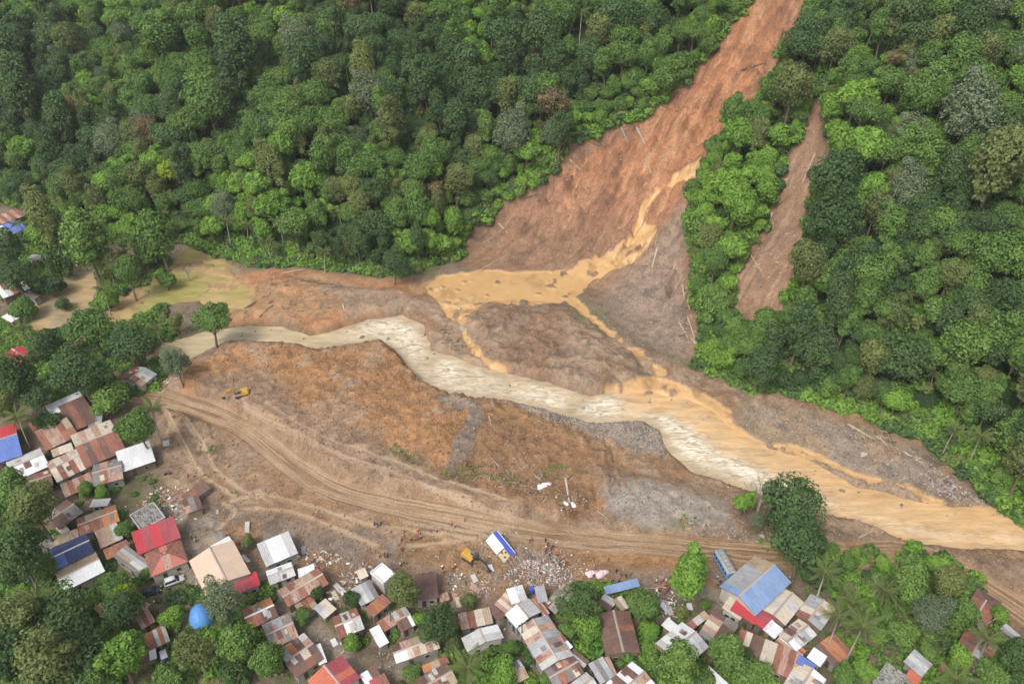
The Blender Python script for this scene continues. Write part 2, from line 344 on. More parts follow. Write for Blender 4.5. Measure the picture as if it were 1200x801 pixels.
def earth_material():
    m, nt, b = mat('wet_earth')
    tc = N(nt, 'ShaderNodeTexCoord'); at_ = N(nt, 'ShaderNodeAttribute', attribute_name='earth'); ar = N(nt, 'ShaderNodeAttribute', attribute_name='damp')
    n1 = noise_node(nt, 1.5, 9, tc.outputs['Object'], .82); n2 = noise_node(nt, 4.5, 4, tc.outputs['Object'], .8)
    r1 = ramp(nt, n1.outputs['Fac'], [(.28, .60), (.5, 1.0), (.72, 1.42)]); r2 = ramp(nt, n2.outputs['Fac'], [(.34, .6), (.66, 1.4)])
    wet = N(nt, 'ShaderNodeMapRange'); nt.links.new(ar.outputs['Fac'], wet.inputs['Value']); wet.inputs['From Min'].default_value = .45; wet.inputs['From Max'].default_value = .85; wet.inputs['To Min'].default_value = .12; wet.inputs['To Max'].default_value = 1.0      # slurry lies smooth
    c = mix(nt, 'MULTIPLY', wet.outputs[0], at_.outputs['Color'], r1.outputs['Color']); c = mix(nt, 'MULTIPLY', wet.outputs[0], c, r2.outputs['Color'])
    vor = N(nt, 'ShaderNodeTexVoronoi'); vor.inputs['Scale'].default_value = 1.5; nt.links.new(tc.outputs['Object'], vor.inputs['Vector'])
    rv = ramp(nt, vor.outputs['Distance'], [(.0, .7), (.15, .4), (.19, 0.0)])                 # scattered pale stones
    n3 = noise_node(nt, .12, 3, tc.outputs['Object']); r3 = ramp(nt, n3.outputs['Fac'], [(.42, 0.), (.58, 1.)])
    ml = N(nt, 'ShaderNodeMath', operation='MULTIPLY'); nt.links.new(rv.outputs['Color'], ml.inputs[0]); nt.links.new(r3.outputs['Color'], ml.inputs[1])
    c = mix(nt, 'MIX', ml.outputs[0], c, (.45, .40, .34))
    for an, k, edge, wid, ca_, cb_ in (('way', 1.5, 3.4, .9, (.205, .120, .066), (.50, .355, .225)), ('way2', 2.2, .62, .3, (.36, .25, .16), (.50, .37, .25))):      # wheel ruts drawn out along each way
        wa = N(nt, 'ShaderNodeAttribute', attribute_name=an); cx = N(nt, 'ShaderNodeCombineXYZ'); sx = N(nt, 'ShaderNodeSeparateXYZ'); nt.links.new(tc.outputs['Object'], sx.inputs[0])
        m1 = N(nt, 'ShaderNodeMath', operation='MULTIPLY'); nt.links.new(wa.outputs['Fac'], m1.inputs[0]); m1.inputs[1].default_value = k; m2 = N(nt, 'ShaderNodeMath', operation='MULTIPLY'); nt.links.new(sx.outputs['X'], m2.inputs[0]); m2.inputs[1].default_value = .03
        nt.links.new(m1.outputs[0], cx.inputs[0]); nt.links.new(m2.outputs[0], cx.inputs[1]); nl = noise_node(nt, 1.0, 3, cx.outputs[0], .6); rl_ = ramp(nt, nl.outputs['Fac'], [(.40, ca_), (.50, [(p + q) / 2 for p, q in zip(ca_, cb_)]), (.60, cb_)])
        ad_ = N(nt, 'ShaderNodeMath', operation='MULTIPLY_ADD'); nt.links.new(n2.outputs['Fac'], ad_.inputs[0]); ad_.inputs[1].default_value = wid * 1.6; nt.links.new(wa.outputs['Fac'], ad_.inputs[2])
        mr = N(nt, 'ShaderNodeMapRange'); nt.links.new(ad_.outputs[0], mr.inputs['Value']); mr.inputs['From Min'].default_value = edge + wid * 1.3; mr.inputs['From Max'].default_value = edge; mr.inputs['To Max'].default_value = .72
        rc = mix(nt, 'MULTIPLY', .7, rl_.outputs['Color'], r1.outputs['Color']); c = mix(nt, 'MIX', mr.outputs[0], c, rc)
    nt.links.new(c, b.inputs['Base Color']); nt.links.new(ar.outputs['Fac'], b.inputs['Roughness'])
    bp = N(nt, 'ShaderNodeBump'); nt.links.new(wet.outputs[0], bp.inputs['Strength']); bp.inputs['Distance'].default_value = .45
    nt.links.new(n1.outputs['Fac'], bp.inputs['Height']); nt.links.new(bp.outputs['Normal'], b.inputs['Normal'])
    b.inputs['Specular IOR Level'].default_value = .3
    return m

def grid_mesh(name, X, Y, Z, keep=None):
    ny, nx = X.shape
    co = np.stack([X, Y, Z], -1).reshape(-1, 3)
    idx = np.arange(nx * ny).reshape(ny, nx)
    q = np.stack([idx[:-1, :-1], idx[:-1, 1:], idx[1:, 1:], idx[1:, :-1]], -1).reshape(-1, 4)
    if keep is not None: q = q[keep.reshape(-1)]
    used = np.unique(q); remap = np.full(nx * ny, -1); remap[used] = np.arange(len(used)); q = remap[q]; co = co[used]
    me = bpy.data.meshes.new(name); me.vertices.add(len(co)); me.vertices.foreach_set('co', co.astype(np.float32).ravel())
    me.loops.add(q.size); me.loops.foreach_set('vertex_index', q.astype(np.int32).ravel())
    me.polygons.add(len(q)); me.polygons.foreach_set('loop_start', np.arange(0, q.size, 4, dtype=np.int32))
    me.update(calc_edges=True); me.polygons.foreach_set('use_smooth', np.ones(len(q), bool)); return me, used
def link(name, me, mats=None, parent=None, **props):
    o = bpy.data.objects.new(name, me); COL.objects.link(o)
    if mats is not None and me is not None and len(me.materials) == 0:
        for m in (mats if isinstance(mats, (list, tuple)) else [mats]): me.materials.append(m)
    if parent is not None: o.parent = parent
    for k, v in props.items(): o[k] = v
    return o
def fattr(me, name, arr): me.attributes.new(name, 'FLOAT', 'POINT').data.foreach_set('value', np.ascontiguousarray(arr, np.float32).ravel())

me, used = grid_mesh('terrain', X, Y, H)
ca = me.attributes.new('earth', 'FLOAT_COLOR', 'POINT'); ca.data.foreach_set('color', np.concatenate([col, np.ones(X.shape + (1,))], -1).reshape(-1, 4)[used].astype(np.float32).ravel())
fattr(me, 'damp', rough.ravel()[used]); fattr(me, 'way', np.minimum(t_main + wobt, 30).ravel()[used]); fattr(me, 'way2', np.minimum(np.minimum.reduce([t_a, t_b, t_c, t_d, t_e, t_f, t_g, t_h, t_i]), 30).ravel()[used])
link('terrain', me, earth_material(), kind='structure', label='valley floor with landslide debris, mud flats and steep hillside')

# ---- water
def water_material():
    m, nt, b = mat('muddy_water')
    tc = N(nt, 'ShaderNodeTexCoord'); fo = N(nt, 'ShaderNodeAttribute', attribute_name='foam'); wc = N(nt, 'ShaderNodeAttribute', attribute_name='silt')
    mp = N(nt, 'ShaderNodeMapping'); mp.inputs['Rotation'].default_value = (0, 0, math.radians(24)); mp.inputs['Scale'].default_value = (.34, 1.5, 1); nt.links.new(tc.outputs['Object'], mp.inputs['Vector'])
    n1 = noise_node(nt, .8, 4, mp.outputs[0], .5); n1.inputs['Distortion'].default_value = 1.6
    n2 = noise_node(nt, .35, 4, mp.outputs[0], .6)
    r1 = ramp(nt, n1.outputs['Fac'], [(.37, 0.), (.59, 1.)])
    mu = N(nt, 'ShaderNodeMath', operation='MULTIPLY'); nt.links.new(r1.outputs['Color'], mu.inputs[0]); nt.links.new(fo.outputs['Fac'], mu.inputs[1])
    c = mix(nt, 'MULTIPLY', .6, wc.outputs['Color'], ramp(nt, n2.outputs['Fac'], [(.32, .55), (.68, 1.25)]).outputs['Color'])
    c = mix(nt, 'MIX', mu.outputs[0], c, (.76, .69, .56))
    nt.links.new(c, b.inputs['Base Color']); b.inputs['Roughness'].default_value = .28; b.inputs['Specular IOR Level'].default_value = .5
    bp = N(nt, 'ShaderNodeBump'); bp.inputs['Strength'].default_value = .5; bp.inputs['Distance'].default_value = .3
    nt.links.new(n1.outputs['Fac'], bp.inputs['Height']); nt.links.new(bp.outputs['Normal'], b.inputs['Normal']); return m
WATER = water_material()
def water(name, poly, foam_f, silt_f, step=.5, grow=3.2, z=WZ):
    lo = poly.min(0) - 4; hi = poly.max(0) + 4; hi[0] = min(hi[0], 330)
    wx, wy = np.meshgrid(np.arange(lo[0], hi[0], step), np.arange(lo[1], hi[1], step))
    sd = sdf_poly(poly, wx, wy); U, V, _ = project((wx, wy, np.full(wx.shape, z)))
    foam = foam_f(wx, wy, U, V, sd); silt = silt_f(wx, wy, U, V, sd)
    Z = z + .05 * fbm(wx, wy, 2.5, 3, 5) + foam * (.30 * fbm(wx, wy, 2.0, 3, 9) + .12)
    k = sd < grow; keep = k[:-1, :-1] & k[1:, 1:] & k[1:, :-1] & k[:-1, 1:]
    me, used = grid_mesh(name, wx, wy, Z, keep); fattr(me, 'foam', foam.ravel()[used])
    a = me.attributes.new('silt', 'FLOAT_COLOR', 'POINT'); a.data.foreach_set('color', np.concatenate([silt, np.ones(wx.shape + (1,))], -1).reshape(-1, 4)[used].astype(np.float32).ravel())
    return link(name, me, WATER, kind='structure')
def lerp3(a, b, w): return a * (1 - w[..., None]) + b * w[..., None]
water('river', RIVER, lambda x, y, U, V, sd: smooth(370, 450, U) * (.25 + .75 * smooth(.5, -3.5, sd)) * (1 - .35 * smooth(870, 1000, U)) * (1 - .75 * smooth(705, 750, U) * smooth(10, 5, dist_line(floor_pts(RIVER_UP, WZ), x, y, 30))) * np.clip(.85 + .5 * fbm(x, y, 9, 2, 3), 0, 1),
      lambda x, y, U, V, sd: lerp3(lerp3(C(.50, .40, .25), C(.42, .315, .19), smooth(340, 460, U)), C(.57, .355, .165), np.clip(smooth(705, 750, U) * smooth(11, 5, dist_line(floor_pts(RIVER_UP, WZ), x, y, 30) + 3 * fbm(x, y, 9, 3, 4) - 4 * smooth(860, 1000, U)), 0, 1)))
water('creek_pool', POOL, lambda x, y, U, V, sd: np.zeros(x.shape), lambda x, y, U, V, sd: lerp3(C(.45, .32, .17), C(.36, .28, .18), smooth(.1, .7, fbm(x, y, 6, 2, 8))))
water('pond', POND, lambda x, y, U, V, sd: np.zeros(x.shape), lambda x, y, U, V, sd: lerp3(C(.43, .31, .14), C(.35, .31, .105), smooth(-.5, .8, fbm(x, y, 10, 3, 8))), grow=4.0)

# ------------------------------------------------------------------ shared builders
def plain(name, c, rough=.7, vary=.25, scale=3.0, metal=0.0, bump=0.0, streak=None, vec=None):
    """painted / wooden / metal surface with blotchy wear; differs from object to object"""
    m, nt, b = mat(name); tc = N(nt, 'ShaderNodeTexCoord'); oi = N(nt, 'ShaderNodeObjectInfo')
    ad = N(nt, 'ShaderNodeVectorMath', operation='MULTIPLY_ADD'); nt.links.new(oi.outputs['Random'], ad.inputs[0]); ad.inputs[1].default_value = (91, 57, 33); nt.links.new(tc.outputs['Object'], ad.inputs[2])
    vo = ad.outputs[0]
    if vec:
        vm = N(nt, 'ShaderNodeVectorMath', operation='MULTIPLY'); nt.links.new(vo, vm.inputs[0]); vm.inputs[1].default_value = vec; vo = vm.outputs[0]
    n1 = noise_node(nt, scale, 5, vo, .65); r1 = ramp(nt, n1.outputs['Fac'], [(.3, 1 - vary), (.7, 1 + vary)])
    cc = mix(nt, 'MULTIPLY', 1.0, c, r1.outputs['Color'])
    r2 = ramp(nt, oi.outputs['Random'], [(0, 1 - .4 * vary), (1, 1 + .4 * vary)]); cc = mix(nt, 'MULTIPLY', 1.0, cc, r2.outputs['Color'])
    if streak is not None:
        n3 = noise_node(nt, .8, 6, vo, .75); r3 = ramp(nt, n3.outputs['Fac'], [(streak[1], 0.), (streak[1] + .12, 1.)]); cc = mix(nt, 'MIX', r3.outputs['Color'], cc, streak[0])
    nt.links.new(cc, b.inputs['Base Color']); b.inputs['Roughness'].default_value = rough; b.inputs['Metallic'].default_value = metal; b.inputs['Specular IOR Level'].default_value = .3
    if bump:
        bp = N(nt, 'ShaderNodeBump'); bp.inputs['Strength'].default_value = bump; bp.inputs['Distance'].default_value = .05
        nt.links.new(n1.outputs['Fac'], bp.inputs['Height']); nt.links.new(bp.outputs['Normal'], b.inputs['Normal'])
    return m

class MB:
    """collects faces, then becomes one mesh"""
    def __init__(s): s.v = []; s.f = []; s.m = []
    def add(s, vs, fs, mi=0):
        o = len(s.v); s.v += [tuple(p) for p in vs]; s.f += [tuple(i + o for i in f) for f in fs]; s.m += [mi] * len(fs); return s
    def box(s, c, d, rz=0.0, ry=0.0, mi=0, rx=0.0):
        R = Euler((rx, ry, rz)).to_matrix(); vs = []
        for sx, sy, sz in ((-1, -1, -1), (1, -1, -1), (1, 1, -1), (-1, 1, -1), (-1, -1, 1), (1, -1, 1), (1, 1, 1), (-1, 1, 1)):
            p = R @ Vector((sx * d[0] / 2, sy * d[1] / 2, sz * d[2] / 2)); vs.append((c[0] + p.x, c[1] + p.y, c[2] + p.z))
        return s.add(vs, [(3, 2, 1, 0), (4, 5, 6, 7), (0, 1, 5, 4), (1, 2, 6, 5), (2, 3, 7, 6), (3, 0, 4, 7)], mi)
    def tube(s, pts, rad, n=7, mi=0, cap=True):
        pts = [Vector(p) for p in pts]; rings = []
        for i, p in enumerate(pts):
            t = (pts[min(i + 1, len(pts) - 1)] - pts[max(i - 1, 0)]).normalized()
            a = t.orthogonal().normalized() if abs(t.z) < .95 else Vector((1, 0, 0)); b = t.cross(a).normalized(); a = b.cross(t)
            r = rad[i] if hasattr(rad, '__len__') else rad
            rings.append([p + (a * math.cos(k * 2 * math.pi / n) + b * math.sin(k * 2 * math.pi / n)) * r for k in range(n)])
        vs = [q for r in rings for q in r]; fs = []
        for i in range(len(pts) - 1):
            for k in range(n): fs.append((i * n + k, i * n + (k + 1) % n, (i + 1) * n + (k + 1) % n, (i + 1) * n + k))
        if cap: fs.append(tuple(range(n))[::-1]); fs.append(tuple((len(pts) - 1) * n + k for k in range(n)))
        return s.add(vs, fs, mi)
    def prism(s, prof, y0, y1, mi=0):
        """profile in x,z extruded along y"""
        n = len(prof); vs = [(x, y0, z) for x, z in prof] + [(x, y1, z) for x, z in prof]
        fs = [tuple(range(n)), tuple(range(2 * n - 1, n - 1, -1))] + [(i, i + n, (i + 1) % n + n, (i + 1) % n) for i in range(n)]
        return s.add(vs, fs, mi)
    def mesh(s, name, mats, smooth_=False):
        me = bpy.data.meshes.new(name); me.from_pydata(s.v, [], s.f); me.update()
        for m in (mats if isinstance(mats, (list, tuple)) else [mats]): me.materials.append(m)
        me.polygons.foreach_set('material_index', np.array(s.m, np.int32))
        if smooth_: me.polygons.foreach_set('use_smooth', np.ones(len(s.f), bool))
        return me
def empty(name, loc, rz=0.0, label=None, cat=None, group=None, rot=None):
    o = bpy.data.objects.new(name, None); COL.objects.link(o); o.location = loc; o.rotation_euler = rot if rot else (0, 0, rz); o.empty_display_size = .3
    if label: o['label'] = label
    if cat: o['category'] = cat
    if group: o['group'] = group
    return o
def part(name, me, parent, loc=(0, 0, 0), rot=(0, 0, 0), scale=(1, 1, 1), m=None):
    o = bpy.data.objects.new(name, me); COL.objects.link(o); o.parent = parent; o.location = loc; o.rotation_euler = rot; o.scale = scale
    if m is not None: o.material_slots[0].link = 'OBJECT'; o.material_slots[0].material = m
    return o

# ------------------------------------------------------------------ foliage
def leaf_material(name, c, tip, var=.13, gloss=.62):
    m, nt, b = mat(name); oi = N(nt, 'ShaderNodeObjectInfo'); a = N(nt, 'ShaderNodeAttribute', attribute_name='tone')
    r = ramp(nt, a.outputs['Fac'], [(0, c), (1, tip)])
    rr = ramp(nt, oi.outputs['Random'], [(0, (1 - var, 1 - var * .8, 1 - var)), (.5, (1, 1, 1)), (1, (1 + var * 1.3, 1 + var * .9, 1 + var * .4))])
    cc = mix(nt, 'MULTIPLY', 1.0, r.outputs['Color'], rr.outputs['Color'])
    nt.links.new(cc, b.inputs['Base Color']); b.inputs['Roughness'].default_value = gloss; b.inputs['Specular IOR Level'].default_value = .22
    tr = N(nt, 'ShaderNodeBsdfTranslucent'); nt.links.new(cc, tr.inputs['Color']); ms = N(nt, 'ShaderNodeMixShader'); ms.inputs[0].default_value = .32
    out = nt.nodes['Material Output']; nt.links.new(b.outputs[0], ms.inputs[1]); nt.links.new(tr.outputs[0], ms.inputs[2]); nt.links.new(ms.outputs[0], out.inputs['Surface'])
    return m
LEAF = {
 'mid': leaf_material('leaf_mid', (0.093, 0.169, 0.045), (0.219, 0.355, 0.093)),
 'dark': leaf_material('leaf_dark', (0.060, 0.114, 0.045), (0.136, 0.219, 0.079)),
 'bright': leaf_material('leaf_bright', (0.129, 0.249, 0.045), (0.271, 0.453, 0.083)),
 'yellow': leaf_material('leaf_yellow', (0.182, 0.287, 0.031), (0.355, 0.468, 0.053)),
 'olive': leaf_material('leaf_olive', (0.133, 0.178, 0.060), (0.249, 0.295, 0.106)),
 'grey': leaf_material('leaf_grey', (0.129, 0.178, 0.103), (0.249, 0.309, 0.182)),
 'dry': leaf_material('leaf_dry', (0.182, 0.147, 0.076), (0.325, 0.257, 0.144)),
}
BARK = plain('bark', (.16, .125, .095), .9, .35, 2.0); PALEBARK = plain('pale_bark', (.34, .30, .25), .85, .3, 2.0)

def mesh_arrays(name, co, fv, nper, m, tone=None):
    me = bpy.data.meshes.new(name); me.vertices.add(len(co)); me.vertices.foreach_set('co', co.astype(np.float32).ravel())
    nf = len(fv) // nper; me.loops.add(len(fv)); me.loops.foreach_set('vertex_index', fv.astype(np.int32)); me.polygons.add(nf)
    me.polygons.foreach_set('loop_start', np.arange(0, len(fv), nper, dtype=np.int32)); me.update(calc_edges=True)
    if tone is not None: fattr(me, 'tone', tone)
    me.materials.append(m); return me
def unit(v): return v / (np.linalg.norm(v, axis=-1, keepdims=True) + 1e-9)
def crown_mesh(name, tone, lobes, n, leaf, seed, flat=.0, up=.35, aspect=.52):
    """leaf-sized rhombi spread over the skins of many lobes"""
    g = np.random.default_rng(seed); L = np.array(lobes, float); Cc, R = L[:, :3], L[:, 3]
    wts = R ** 2 / (R ** 2).sum(); k = g.choice(len(L), n, p=wts)
    d = unit(g.normal(size=(n, 3)) + np.array([0, 0, up])); rad = R[k] * (1.0 - .30 * g.random(n) ** 1.5 + .16 * g.random(n) ** 4)
    pos = Cc[k] + d * rad[:, None] * np.array([1, 1, .82])
    ce = (Cc * R[:, None] ** 2).sum(0) / (R ** 2).sum(); ext = (np.abs(Cc - ce) + R[:, None] * .8).max(0); loose = g.random(n) < .22      # stray sprays between the lobes
    dl = unit(g.normal(size=(n, 3)) + np.array([0, 0, .3])); pos[loose] = (ce + dl * ext * g.uniform(.62, .98, (n, 1)))[loose]; d[loose] = dl[loose]
    inside = np.zeros(n, bool)
    for j in range(len(L)):
        q = (pos - Cc[j]) / np.array([1, 1, .82]); inside |= (np.linalg.norm(q, axis=1) < R[j] * .70) & (k != j)
    pos, d = pos[~inside], d[~inside]; n = len(pos); kk = k[~inside]
    nrm = unit(d + .55 * g.normal(size=(n, 3)) + np.array([0, 0, .25 + flat])); a = unit(np.cross(nrm, g.normal(size=(n, 3)))); b = np.cross(nrm, a)
    s = leaf * g.uniform(.6, 1.35, n)[:, None]; w = aspect
    V = np.stack([pos - a * s * .5, pos + b * s * w * .5 + nrm * s * .08, pos + a * s * .5 - nrm * s * .10, pos - b * s * w * .5 + nrm * s * .08], 1).reshape(-1, 3)
    lob = g.uniform(0, 1, len(L)); tn = np.clip(.55 * lob[kk] + .45 * g.uniform(0, 1, n), 0, 1)
    return mesh_arrays(name, V, np.arange(n * 4), 4, LEAF[tone], np.repeat(tn, 4))
def lobes_round(g, R, h, n, rl=(.30, .46), zlo=-.25):
    """uneven crown: a few sub-crowns, each a cloud of small lobes"""
    out = []; k = int(g.integers(3, 6)); n = int(n * 1.55); el = g.uniform(.8, 1.2, 2)
    subs = [(0, 0, h * .12, .62)] + [(R * .46 * math.cos(t), R * .46 * math.sin(t), h * g.uniform(-.35, .42), g.uniform(.36, .58)) for t in (np.arange(k) * 2 * math.pi / k + g.uniform(-.5, .5, k))]
    w = np.array([q[3] ** 2 for q in subs]); w /= w.sum()
    for i in range(n):
        cx, cy, cz, r = subs[int(g.choice(len(subs), p=w))]; d = g.normal(size=3); d /= np.linalg.norm(d); d[2] = max(d[2], zlo)
        q = g.uniform(.55, 1.0); out.append(((cx + d[0] * R * r * q) * el[0], (cy + d[1] * R * r * q) * el[1], cz + d[2] * h * r * 1.25 * q, R * g.uniform(rl[0] * .55, rl[1] * .85)))
    out += [(cx, cy, cz, R * r * .62) for cx, cy, cz, r in subs]; return out
def trunk_mesh(name, seed, hgt, spread, r0, m, crown_z, n_limb=5):
    g = np.random.default_rng(seed); mb = MB(); bx, by = g.uniform(-.04, .04, 2) * hgt
    mb.tube([(0, 0, -1.5), (0, 0, 0), (bx * .4, by * .4, hgt * .45), (bx, by, hgt * .8), (bx, by, hgt * 1.02)], [r0 * 1.35, r0 * 1.1, r0 * .8, r0 * .5, r0 * .15], 7)
    for i in range(n_limb):
        t = i * 2.4 + g.uniform(-.3, .3); z0 = hgt * g.uniform(.45, .75); rr = spread * g.uniform(.5, .85)
        p0 = Vector((bx * .6, by * .6, z0)); p2 = Vector((rr * math.cos(t), rr * math.sin(t), crown_z + g.uniform(-.1, .3) * spread)); p1 = p0.lerp(p2, .5) + Vector((0, 0, -.08 * rr))
        mb.tube([p0, p1, p2], [r0 * .45, r0 * .3, r0 * .1], 5)
    return mb.mesh(name, m)
SPECIES = []     # (trunk mesh, crown mesh, crown height, crown radius, tone, shape word)
def species(tone, word, R, h, hgt, nl, n, leaf, seed, rl=(.30, .46), bark=BARK, **kw):
    g = np.random.default_rng(seed); h *= 1.0 if word == 'spreading' else 1.4; L = [(x, y, z + hgt, r) for x, y, z, r in lobes_round(g, R, h, nl, rl, -.45 if word == 'spreading' else -.65)]
    c = crown_mesh('crown_' + word + tone, tone, L, n, leaf, seed + 1, **kw); t = trunk_mesh('trunk_' + word + tone, seed + 2, hgt, R, .05 * R + .06, bark, hgt)
    SPECIES.append((t, c, hgt, R, tone, word)); return len(SPECIES) - 1
for i, (tone, word, R, h, hgt, nl, n, leaf, rl) in enumerate([
    ('mid', 'rounded', 4.2, 3.2, 8.5, 17, 5200, .62, (.27, .44)), ('mid', 'rounded', 3.6, 3.0, 7.0, 13, 4600, .58, (.28, .46)), ('mid', 'tall', 3.4, 4.8, 9.5, 17, 5200, .60, (.27, .42)),
    ('dark', 'rounded', 4.4, 3.4, 8.8, 18, 5600, .60, (.26, .42)), ('dark', 'tall', 3.5, 5.0, 10.0, 18, 5200, .58, (.26, .42)), ('dark', 'spreading', 5.0, 3.3, 8.2, 22, 5600, .62, (.22, .36)),
    ('bright', 'rounded', 3.6, 2.8, 7.0, 13, 4400, .70, (.30, .46)), ('bright', 'spreading', 4.4, 3.0, 6.6, 19, 4800, .74, (.22, .36)), ('bright', 'low bushy', 3.0, 2.2, 3.6, 11, 3600, .62, (.32, .48)),
    ('olive', 'feathery', 4.0, 3.4, 8.5, 18, 5200, .48, (.22, .40)), ('olive', 'tall', 3.3, 4.6, 9.5, 16, 4800, .50, (.26, .40)),
    ('grey', 'rounded', 4.6, 3.6, 9.5, 20, 6200, .52, (.22, .38)), ('yellow', 'rounded', 2.6, 2.2, 5.5, 9, 3200, .55, (.32, .46)), ('dry', 'feathery', 3.0, 3.0, 8.0, 14, 3000, .42, (.22, .36)),
    ('mid', 'low bushy', 3.2, 2.2, 3.6, 12, 3800, .56, (.30, .46)), ('dark', 'low bushy', 3.0, 2.3, 3.4, 12, 3800, .54, (.30, .46)), ('mid', 'spreading', 4.8, 3.1, 7.6, 21, 5400, .60, (.22, .36)), ('olive', 'low bushy', 2.8, 2.0, 3.2, 11, 3400, .48, (.30, .46))]):
    species(tone, word, R, h, hgt, nl, int(n * 1.35), leaf * .92, 100 + i * 7, rl, flat=.25 if word == 'spreading' else 0)
SP_IX = {}
for i, s in enumerate(SPECIES): SP_IX.setdefault((s[4], s[5]), []).append(i)

def tree(ix, x, y, z, s, rz, label=None, group=None, name=None, sz=1.0):
    t, c, hgt, R, tone, word = SPECIES[ix]
    q_ = [random.uniform(.9, 1.15) for _ in range(3)]; o = empty(name or 'broadleaf_tree', (x, y, z), rz, label, 'tree', group, rot=(random.gauss(0, .05), random.gauss(0, .05), rz)); o.scale = (s * q_[0], s * q_[1], s * sz * q_[2])
    part('trunk', t, o); part('crown', c, o); return o

def scatter(name, protos, pts, rot, sc, ix, **props):
    """one mass of small copies, placed by points"""
    coll = bpy.data.collections.new(name + '_kit')
    for i, (me_) in enumerate(protos):
        ob = bpy.data.objects.new('%s_%03d' % (name, i), me_); coll.objects.link(ob)
    me = bpy.data.meshes.new(name); me.from_pydata([tuple(p) for p in pts], [], [])
    me.attributes.new('rot', 'FLOAT_VECTOR', 'POINT').data.foreach_set('vector', np.asarray(rot, np.float32).ravel())
    me.attributes.new('sc', 'FLOAT_VECTOR', 'POINT').data.foreach_set('vector', np.asarray(sc, np.float32).ravel())
    me.attributes.new('ix', 'INT', 'POINT').data.foreach_set('value', np.asarray(ix, np.int32))
    ng = bpy.data.node_groups.new(name, 'GeometryNodeTree'); ng.interface.new_socket('Geometry', in_out='INPUT', socket_type='NodeSocketGeometry'); ng.interface.new_socket('Geometry', in_out='OUTPUT', socket_type='NodeSocketGeometry')
    gi = ng.nodes.new('NodeGroupInput'); go = ng.nodes.new('NodeGroupOutput'); ci = ng.nodes.new('GeometryNodeCollectionInfo'); ip = ng.nodes.new('GeometryNodeInstanceOnPoints')
    ci.inputs['Collection'].default_value = coll; ci.inputs['Separate Children'].default_value = True; ci.inputs['Reset Children'].default_value = True
    def na(n, t): k = ng.nodes.new('GeometryNodeInputNamedAttribute'); k.data_type = t; k.inputs['Name'].default_value = n; return k.outputs[0]
    L = ng.links; L.new(gi.outputs[0], ip.inputs['Points']); L.new(ci.outputs[0], ip.inputs['Instance']); ip.inputs['Pick Instance'].default_value = True
    L.new(na('ix', 'INT'), ip.inputs['Instance Index']); L.new(na('rot', 'FLOAT_VECTOR'), ip.inputs['Rotation']); L.new(na('sc', 'FLOAT_VECTOR'), ip.inputs['Scale']); L.new(ip.outputs[0], go.inputs[0])
    o = link(name, me, kind='stuff', **props); md = o.modifiers.new('spread', 'NODES'); md.node_group = ng; return o

# ---- the forest on the slopes
def field(A, x, y):
    i = np.clip(np.searchsorted(GX, x) - 1, 0, len(GX) - 2); j = np.clip(np.searchsorted(GY, y) - 1, 0, len(GY) - 2); return A[j, i]
g = np.random.default_rng(3); cand = np.stack([g.uniform(-270, 270, 90000), g.uniform(105, 440, 90000)], 1)
fx, fy = cand[:, 0], cand[:, 1]
ok = (field(HD, fx, fy) > 1.5) & (field(sd_scar, fx, fy) > .6) & (field(sd_scar2, fx, fy) > 1.2) & (field(sdf_poly(BENCH, X, Y, 12), fx, fy) > 3)
fz = field(H, fx, fy); fu, fv, fdp = project((fx, fy, fz + 5)); ok &= (fu > -90) & (fu < 1290) & (fv > -110) & (fv < 700)
cand, fz = cand[ok], fz[ok]
cell = {}; keep = []
gr = g.uniform(.45, 1.25, len(cand)); gr[g.random(len(cand)) < .08] *= 1.45
for i, (x, y) in enumerate(cand):
    r = 3.05 * gr[i]; cx, cy = int(x // 6), int(y // 6); good = True
    for a in (-1, 0, 1):
        for b in (-1, 0, 1):
            for j in cell.get((cx + a, cy + b), ()):
                if (cand[j][0] - x) ** 2 + (cand[j][1] - y) ** 2 < (.5 * (r + 3.05 * gr[j]) * 1.12) ** 2: good = False; break
            if not good: break
        if not good: break
    if good: cell.setdefault((cx, cy), []).append(i); keep.append(i)
F = []
tone_n = fbm(cand[:, 0], cand[:, 1], 38, 2, 301); tone_m = fbm(cand[:, 0], cand[:, 1], 15, 2, 305)
for i in keep:
    x, y = cand[i]; z = fz[i]; u, v, dp = project((x, y, z + 6)); t = .6 * tone_n[i] + .5 * tone_m[i] + g.normal() * .17; e = g.random()
    edge = min(field(sd_scar, x, y), field(sd_scar2, x, y)); d0 = field(HD, x, y)
    if e < .018: key = ('grey', 'rounded')
    elif e < .026: key = ('dry', 'feathery')
    elif e < .032: key = ('yellow', 'rounded')
    elif e < .12: key = ('olive', 'feathery') if g.random() < .6 else ('olive', 'tall')
    elif t > .26: key = ('bright', ['rounded', 'spreading', 'low bushy'][g.integers(3)])
    elif t > -.24: key = ('mid', ['rounded', 'rounded', 'tall', 'spreading', 'low bushy'][g.integers(5)])
    else: key = ('dark', ['rounded', 'tall', 'spreading', 'low bushy'][g.integers(4)])
    if (edge < 4 and key[1] != 'low bushy') or (d0 < 4 and key[1] in ('spreading', 'rounded') and g.random() < .5): key = (key[0] if key[0] in ('mid', 'dark', 'bright') else 'mid', 'low bushy')
    c = SP_IX.get(key) or SP_IX[('mid', 'rounded')]; ix = int(c[g.integers(len(c))])
    F.append([x, y, z, ix, gr[i] * g.uniform(1.1, 1.42), g.uniform(0, 6.28), u, v, dp])
